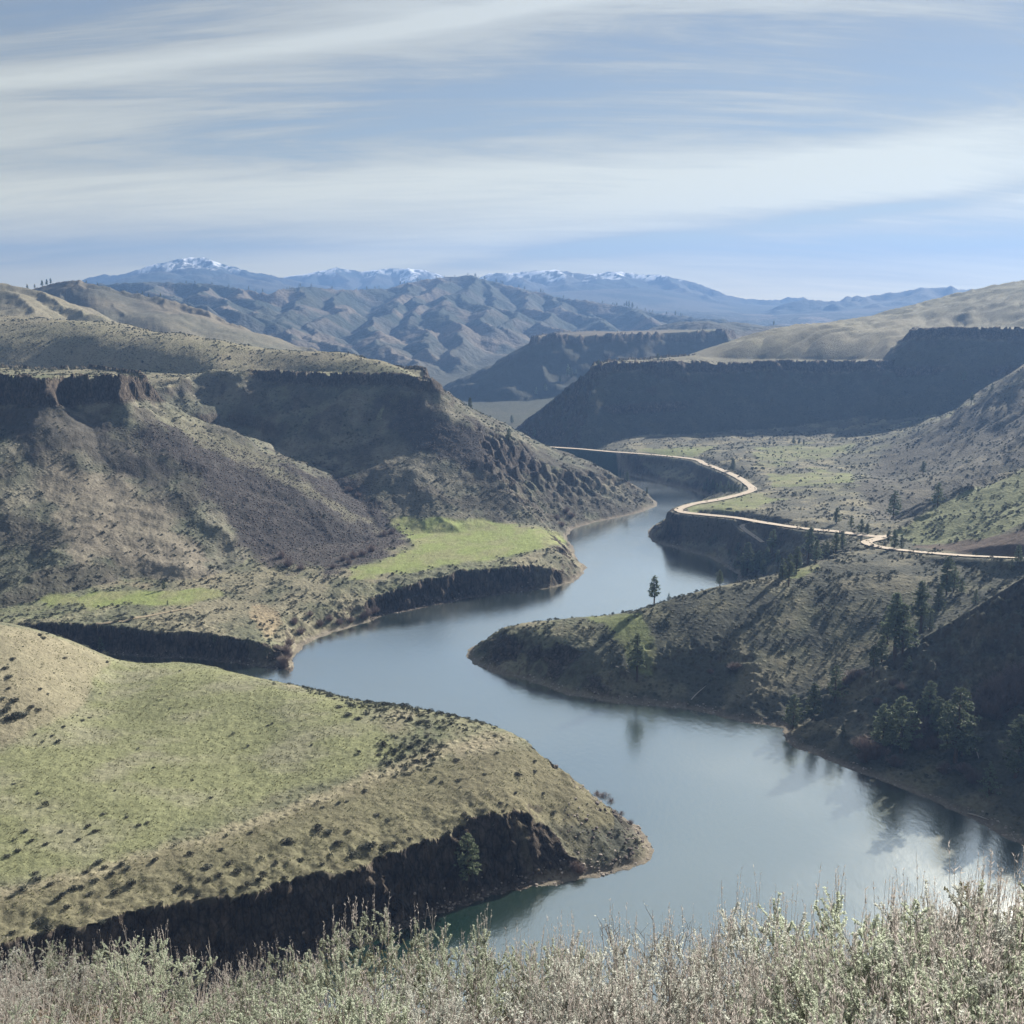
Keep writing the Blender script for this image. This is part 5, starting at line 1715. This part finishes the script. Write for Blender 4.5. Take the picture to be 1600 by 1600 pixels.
BASES = [woody_base(random.Random(300 + k)) for k in range(3)]
BENCH = [
    # row, where, [(px, py, width px)]
    ('on the grey slope above the near cliff', [(447, 1316, 22), (455, 1318, 16), (358, 1350, 16), (324, 1357, 18), (372, 1362, 15), (343, 1368, 14), (326, 1376, 12), (206, 1382, 20), (181, 1395, 18), (280, 1388, 16), (292, 1391, 14),
                                                (62, 1442, 18), (75, 1453, 18), (22, 1482, 16), (20, 1458, 12), (405, 1375, 18), (412, 1366, 14), (387, 1384, 16), (375, 1387, 12), (105, 1418, 14), (90, 1407, 12), (140, 1398, 14),
                                                (497, 1296, 20), (515, 1302, 18), (528, 1318, 16), (553, 1336, 22), (568, 1325, 18), (580, 1323, 24), (600, 1326, 20), (606, 1322, 12), (618, 1318, 12), (640, 1312, 12), (545, 1300, 12), (670, 1318, 14),
                                                (252, 1412, 12), (310, 1400, 12), (430, 1350, 12), (470, 1345, 14), (350, 1392, 12), (235, 1428, 14), (160, 1440, 14), (120, 1462, 14), (48, 1470, 12), (445, 1372, 12), (503, 1352, 14)]),
    ('on the rounded end of the near bench', [(714, 1188, 12), (690, 1223, 10), (716, 1220, 11), (726, 1273, 12), (730, 1279, 14), (755, 1267, 13), (783, 1256, 11), (786, 1268, 11), (757, 1210, 8), (590, 1274, 13), (606, 1283, 12), (774, 1150, 10), (778, 1176, 9),
                                              (827, 1158, 10), (862, 1196, 8), (875, 1174, 9), (858, 1182, 8), (810, 1212, 14), (836, 1206, 10), (701, 1302, 14), (835, 1190, 10), (865, 1270, 12), (848, 1240, 10), (805, 1240, 10), (740, 1300, 10), (770, 1290, 10)]),
    ('along the pale track on the near bench', [(35, 1390, 16), (60, 1374, 18), (55, 1365, 12), (100, 1397, 14), (115, 1390, 18), (128, 1387, 14), (155, 1348, 18), (163, 1356, 12), (190, 1352, 16), (200, 1358, 14), (243, 1345, 14), (298, 1335, 12), (175, 1366, 14),
                                                (146, 1378, 16), (80, 1383, 14), (345, 1328, 10), (392, 1302, 10), (20, 1400, 12), (135, 1363, 12), (530, 1255, 10), (541, 1253, 9), (505, 1262, 10), (570, 1236, 12)]),
    ('in the near green meadow', [(50, 1315, 12), (28, 1330, 12), (12, 1338, 12), (138, 1292, 12), (150, 1300, 12), (123, 1313, 10), (95, 1300, 10), (72, 1320, 12), (40, 1299, 12), (198, 1278, 10), (217, 1290, 9), (162, 1273, 10), (230, 1286, 9), (425, 1131, 7), (418, 1134, 7),
                                  (130, 1126, 8), (140, 1122, 7), (100, 1136, 8), (82, 1150, 8), (66, 1160, 8), (56, 1148, 7), (88, 1160, 7), (240, 1200, 7), (300, 1220, 7), (330, 1247, 8), (180, 1235, 7), (60, 1240, 8), (22, 1225, 8)]),
    ('on the small brown hill at the left edge', [(62, 993, 11), (68, 998, 12), (101, 1029, 9), (15, 1059, 14), (8, 1045, 12), (20, 1030, 10), (14, 1076, 8), (50, 1106, 14), (60, 1110, 12), (22, 1096, 16), (8, 1112, 20), (30, 1120, 22), (5, 1092, 12), (18, 1122, 20), (40, 1118, 12), (63, 1077, 8), (74, 1085, 6)]),
    ('in the brush along the back lip of the near bench', [(560, 1092, 14), (575, 1098, 14), (590, 1096, 16), (603, 1102, 16), (618, 1098, 16), (632, 1104, 16), (645, 1100, 16), (660, 1108, 16), (672, 1112, 14), (688, 1116, 14), (702, 1120, 14), (716, 1122, 12), (530, 1106, 14),
                                                           (545, 1118, 16), (560, 1124, 14), (574, 1116, 14), (640, 1124, 14), (655, 1130, 14), (668, 1128, 12), (740, 1120, 10), (752, 1124, 10), (768, 1126, 10), (784, 1130, 9),
                                                           (600, 1165, 14), (618, 1175, 16), (630, 1184, 16), (640, 1168, 14), (654, 1160, 14), (662, 1172, 14), (676, 1180, 12), (592, 1180, 12), (610, 1192, 12), (668, 1150, 10), (650, 1190, 12)]),
]
nb_ = 0
for where, lst in BENCH:
    lst = sorted(lst)
    for k, (bx, by, bw) in enumerate(lst):
        p = first_hit(bx, by)
        if p is None or p.z < .3: continue
        rng = random.Random(int(bx * 13 + by))
        e = link(bpy.data.objects.new('shrub', None))
        s = bw * p.length / FPX * 0.84 * (Vector((p.x, p.y, p.z - CAM_Z)).length / p.length)
        e.location = (p.x, p.y, p.z - 0.06)
        e.rotation_euler = (0, 0, rng.uniform(0, 6.28)); e.scale = (s * rng.uniform(.9, 1.25), s * rng.uniform(.85, 1.1), s * rng.uniform(.55, .8)); e.empty_display_size = .1
        ki = rng.randint(0, 5)
        part('foliage', BUSH[ki][0], e); part('stem', BASES[ki % 3], e)
        tag(e, ('dark' if ki % 3 else 'grey') + ' shrub ' + where + ', ' + ordinal(k) + ' from left', 'shrub', 'shrubs ' + where)
        nb_ += 1
print('single bench shrubs', nb_)

# bare willows
TW = [twig_bush('twigs', random.Random(400 + k), M_TWIG, 240) for k in range(3)]
WIL = [('above the right shore', [(1352, 1172, 40), (1366, 1184, 34), (1378, 1178, 30), (1440, 1150, 44), (1456, 1140, 40), (1436, 1170, 34), (1460, 1168, 36), (1398, 1196, 28), (1350, 1190, 26), (1420, 1160, 32), (1505, 1206, 28), (1520, 1222, 30), (1475, 1208, 26), (1510, 1165, 26)]),
       ('in the right side gully by the frame edge', [(1525, 1105, 44), (1545, 1092, 46), (1560, 1088, 44), (1580, 1078, 50), (1598, 1066, 50), (1570, 1105, 46), (1590, 1096, 46), (1540, 1118, 40), (1516, 1120, 36), (1556, 1122, 40)]),
       ('in the shaded gully by the lit rib', [(1332, 1062, 26), (1322, 1068, 22), (1342, 1056, 22), (1370, 1100, 16), (1408, 1078, 18), (1395, 1070, 16), (1312, 1078, 18)]),
       ('on the peninsula face', [(1145, 1046, 20), (1152, 1042, 14), (1110, 1052, 12)]),
       ('at the rocky corner of the left bench', [(444, 1036, 22), (448, 1020, 22), (452, 1008, 20), (446, 1048, 18), (456, 1030, 16), (575, 962, 18), (585, 958, 18), (566, 966, 16), (548, 972, 16), (530, 975, 16), (515, 970, 16), (500, 978, 16), (470, 990, 16), (460, 975, 16), (485, 962, 14)]),
       ('at the foot of the scree', [(600, 838, 16), (612, 834, 16), (580, 862, 18), (566, 868, 18), (552, 872, 18), (450, 885, 22), (440, 872, 18), (470, 890, 18), (536, 876, 14), (545, 882, 14), (520, 888, 14)]),
       ('on the far cove shore', [(893, 808, 18), (885, 800, 14), (870, 812, 14), (878, 822, 14), (545, 768, 14), (560, 776, 12)]),
       ('on the tip of the near bench', [(948, 1248, 20), (958, 1256, 16), (937, 1245, 14), (905, 1362, 26), (898, 1355, 20), (975, 1275, 12), (985, 1288, 12)])]
for where, lst in WIL:
    for k, (bx, by, bw) in enumerate(sorted(lst)):
        p = first_hit(bx, by)
        if p is None: continue
        if p.z < .3:
            p = first_hit(bx - 4, by - 4) or p
        rng = random.Random(int(bx * 11 + by))
        s = bw * Vector((p.x, p.y, p.z - CAM_Z)).length / FPX
        o = link(bpy.data.objects.new('willow', TW[rng.randint(0, 2)]))
        o.location = (p.x, p.y, p.z - .1); o.rotation_euler = (0, 0, rng.uniform(0, 6.28)); o.scale = (s, s, s * rng.uniform(.65, .95))
        tag(o, 'bare pinkish willow ' + where + ', ' + ordinal(k) + ' from left', 'bare shrub', 'willows ' + where)

# drift logs
for (x0, y0, x1, y1, lab) in ((1080, 1094, 1103, 1072, 'long pale fallen log slanting down the peninsula bank'), (1463, 1201, 1488, 1203, 'short pale log lying among the willows on the right bank'),
                              (962, 1042, 985, 1052, 'pale log below the pine on the peninsula face'), (1523, 1170, 1530, 1186, 'leaning pale dead stem in the right thicket'),
                              (1512, 1272, 1545, 1282, 'drift log stranded at the right waterline')):
    a_, b_ = first_hit(x0, y0), first_hit(x1, y1)
    g = Geo(); A = Vector((a_.x, a_.y, a_.z + .25)); B = Vector((b_.x, b_.y, b_.z + .25)); L = (B - A).length
    g.tube([Vector((L * t, .12 * math.sin(t * 5), .15 * math.sin(t * 3))) for t in (0, .25, .5, .75, 1)], [.26, .24, .2, .15, .07], 7)
    g.tube([Vector((L * .6, 0, .1)), Vector((L * .72, .5, .7))], [.08, .02], 4)
    o = link(bpy.data.objects.new('fallen_log', g.mesh('log', M_DEAD, True)))
    o.location = A; o.rotation_euler = (B - A).to_track_quat('X', 'Z').to_euler()
    tag(o, lab, 'log')

# ------------------------------------------------------------------ foreground sagebrush
def fg_bush(rng, kind):
    """one sagebrush about 1 m tall: woody limbs, leafy tops, last year's stalks"""
    W, F, S = Geo(), Geo(), Geo()
    par = dict(sage=(38, 0.72, 95, 13, 0.35, 190), grey=(38, 0.68, 80, 13, 0.4, 300), whip=(36, 0.48, 30, 7, .9, 260), bitter=(26, 0.62, 70, 8, .4, 0), bare=(26, .55, 3, 5, .5, 20))[kind]
    nl, spread, leaves, nt, up, stalks = par
    tips = []
    for i in range(nl):
        a_ = rng.uniform(0, 6.28); q = spread * math.sqrt(rng.random())
        dirh = Vector((math.cos(a_), math.sin(a_), 0))
        top = Vector((0, 0, 1)) * rng.uniform(.62, .82) * (1 - .42 * (q / spread) ** 2)
        tp = dirh * q + top
        m1 = dirh * q * .42 + Vector((rng.gauss(0, .03), rng.gauss(0, .03), top.z * .28))
        m2 = dirh * q * .8 + Vector((rng.gauss(0, .03), rng.gauss(0, .03), top.z * .66))
        r0 = .0075 if kind != 'whip' else .0045
        W.tube([Vector((dirh.x * .04, dirh.y * .04, -.12)), m1, m2, tp], [r0, r0 * .7, r0 * .45, r0 * .2], 4)
        for k in range(nt):
            o = m1.lerp(m2, rng.uniform(.2, 1)) if rng.random() < .4 else m2.lerp(tp, rng.random())
            ln = rng.uniform(.06, .14) * (1.25 if kind in ('whip', 'bare') else 1)
            e = o + (Vector((rng.gauss(0, .55), rng.gauss(0, .55), .55 + up)) + dirh * .35).normalized() * ln
            W.tube([o, o.lerp(e, .5) + Vector((rng.gauss(0, .008), rng.gauss(0, .008), 0)), e], [.0019, .0014, .0007], 3)
            tips.append((o, e))
    for (o, e) in tips:
        ax = (e - o).normalized()
        for k in range(leaves):
            t = 1 - rng.random() ** 1.4 * .85
            b = o.lerp(e, t)
            d = (ax * .6 + Vector((rng.gauss(0, .85), rng.gauss(0, .85), rng.gauss(.2, .6)))).normalized()
            L = rng.uniform(.009, .018); s = d.cross(Vector((rng.gauss(0, 1), rng.gauss(0, 1), rng.gauss(0, 1)))).normalized() * L * .2
            F.quad(b, b + d * L * .55 - s, b + d * L, b + d * L * .55 + s)
    for k in range(stalks):
        o, e = rng.choice(tips)
        if e.z < .38: continue
        H = rng.uniform(.10, .27)
        lean = Vector((rng.gauss(0, .07), rng.gauss(0, .07), 1)).normalized()
        tp = e + lean * H
        S.tube([e, e.lerp(tp, .5), tp], [.0011, .0009, .0005], 3)
        for q in range(7):
            b = e.lerp(tp, rng.uniform(.35, 1)); d = Vector((rng.gauss(0, .5), rng.gauss(0, .5), 1)).normalized() * rng.uniform(.012, .03)
            s = d.cross(Vector((rng.gauss(0, 1), rng.gauss(0, 1), 0))).normalized() * .0026
            S.tri(b - s, b + s, b + d)
    return W, F, S


FG = {}
FG_MAT = {'sage': M_SAGE, 'grey': M_SAGE_B, 'whip': M_SAGE_B, 'bitter': M_BITTER, 'bare': M_SAGE_B}
for kd, nvar in (('sage', 3), ('grey', 2), ('whip', 2), ('bitter', 1), ('bare', 1)):
    for q in range(nvar):
        W, F, S = fg_bush(random.Random(600 + q + len(kd) * 10), kd)
        FG[(kd, q)] = (F.mesh('foliage', FG_MAT[kd]), W.mesh('stem', M_WOOD), S.mesh('stalks', M_STALK) if S.v else None)
FG_NAME = {'sage': ('sagebrush', 'silvery green sagebrush'), 'grey': ('sagebrush', 'pale grey sagebrush'), 'whip': ('sagebrush', 'sagebrush with many upright stalks'),
           'bitter': ('bitterbrush', 'olive leafed bitterbrush'), 'bare': ('sagebrush', 'bare twiggy bush')}

# crest of the brush against the view: column -> height in the frame
CREST = [(-150, 1505), (0, 1500), (60, 1500), (130, 1478), (230, 1466), (290, 1488), (345, 1470), (430, 1485), (500, 1462), (530, 1420), (585, 1408), (640, 1450), (700, 1458), (770, 1430), (850, 1420), (930, 1422), (985, 1420),
         (1010, 1372), (1060, 1400), (1120, 1388), (1200, 1378), (1290, 1394), (1370, 1378), (1420, 1366), (1480, 1345), (1540, 1338), (1600, 1340), (1750, 1330)]


def crest_y(px):
    return float(np.interp(px, [c[0] for c in CREST], [c[1] for c in CREST]))


rng = random.Random(42)
FGP = []
for d, step, jit in ((7.6, 112, .4), (6.6, 135, .4), (5.6, 165, .4), (4.7, 200, .35), (3.9, 240, .3), (3.2, 290, .25)):
    px = -420 + rng.uniform(0, step)
    while px < 2050:
        dd = d + rng.uniform(-jit, jit)
        FGP.append((px + rng.uniform(-.2, .2) * step, dd, d))
        px += step * rng.uniform(.8, 1.15)
ROWN = {7.6: 'in the farthest row', 6.6: 'in the second row back', 5.6: 'in the third row back', 4.7: 'in the fourth row back', 3.9: 'in the fifth row back', 3.2: 'in the nearest row'}
items = {}
for px, dd, d in FGP:
    items.setdefault(d, []).append((px, dd))
total = 0
for d, lst in items.items():
    lst.sort()
    inside = [q for q in lst if -60 < q[0] < 1660]
    left_out = [q for q in lst if q[0] <= -60][::-1]; right_out = [q for q in lst if q[0] >= 1660]
    for (px, dd) in lst:
        ax, az_ = ray(px, 1500)
        x, y = ax * dd, dd
        g0 = height_at(x, y)
        # top allowed by the crest line, nearer rows stand lower in the view
        drop = {7.6: 26, 6.6: 10, 5.6: 45, 4.7: 95, 3.9: 150, 3.2: 205}[d]
        yt = crest_y(px) + drop + rng.choice((-10, 0, 14, 34, 56)) + rng.uniform(-8, 8)
        topz = CAM_Z + ray(px, yt)[1] * dd
        h = topz - g0
        h = min(max(h, .45), 1.75)
        r_ = rng.random()
        if 500 < px < 640 and d in (6.6,): kd = 'sage'
        elif 640 > px > 400 and d == 7.6: kd = 'bitter'
        elif px > 1540 and d == 7.6: kd = 'bitter'
        elif 970 < px < 1050 and d == 7.6: kd = 'bare'
        elif px > 880: kd = 'whip' if r_ < .32 else ('sage' if r_ < .68 else ('grey' if r_ < .92 else 'bare'))
        else: kd = 'sage' if r_ < .42 else ('grey' if r_ < .78 else ('whip' if r_ < .93 else 'bare'))
        var = rng.randint(0, {'sage': 2, 'grey': 1, 'whip': 1, 'bitter': 0, 'bare': 0}[kd])
        F, W, S = FG[(kd, var)]
        nm, ds = FG_NAME[kd]
        e = link(bpy.data.objects.new(nm, None))
        e.location = (x, y, g0); e.rotation_euler = (rng.uniform(-.06, .06), rng.uniform(-.06, .06), rng.uniform(0, 6.28)); e.empty_display_size = .1
        hs = h / 1.0
        e.scale = (max(.75, hs) * rng.uniform(.95, 1.15), max(.75, hs) * rng.uniform(.95, 1.15), hs)
        part('foliage', F, e); part('stem', W, e)
        if S: part('flower_stalk', S, e)['kind'] = 'stuff'
        if (px, dd) in inside:
            wh = ordinal(inside.index((px, dd))) + ' from left'
        elif px < 0:
            wh = ordinal(left_out.index((px, dd))) + ' past the left edge'
        else:
            wh = ordinal(right_out.index((px, dd))) + ' past the right edge'
        tag(e, ds + ' ' + ROWN[d] + ', ' + wh, 'sagebrush' if nm == 'sagebrush' else 'bitterbrush', 'sagebrush across the foreground slope')
        total += 1
print('foreground bushes', total)
# ground litter and dry grass under the bushes
G = Geo(); r_ = random.Random(9)
for _ in range(9000):
    dd = r_.uniform(2.2, 9); xx = r_.uniform(-.62, .62) * dd; g0 = height_at(xx, dd)
    a_ = r_.uniform(0, 6.28); hgt = r_.uniform(.12, .42)
    b = Vector((xx, dd, g0 - .02)); tp = b + Vector((math.cos(a_) * .12, math.sin(a_) * .12, hgt)); s = Vector((-math.sin(a_), math.cos(a_), 0)) * .004
    G.tri(b - s, b + s, tp)
tag(link(bpy.data.objects.new('dry_grass', G.mesh('dry_grass', M_STALK))), 'thin dry grass under the foreground sagebrush', 'grass', kind='stuff')
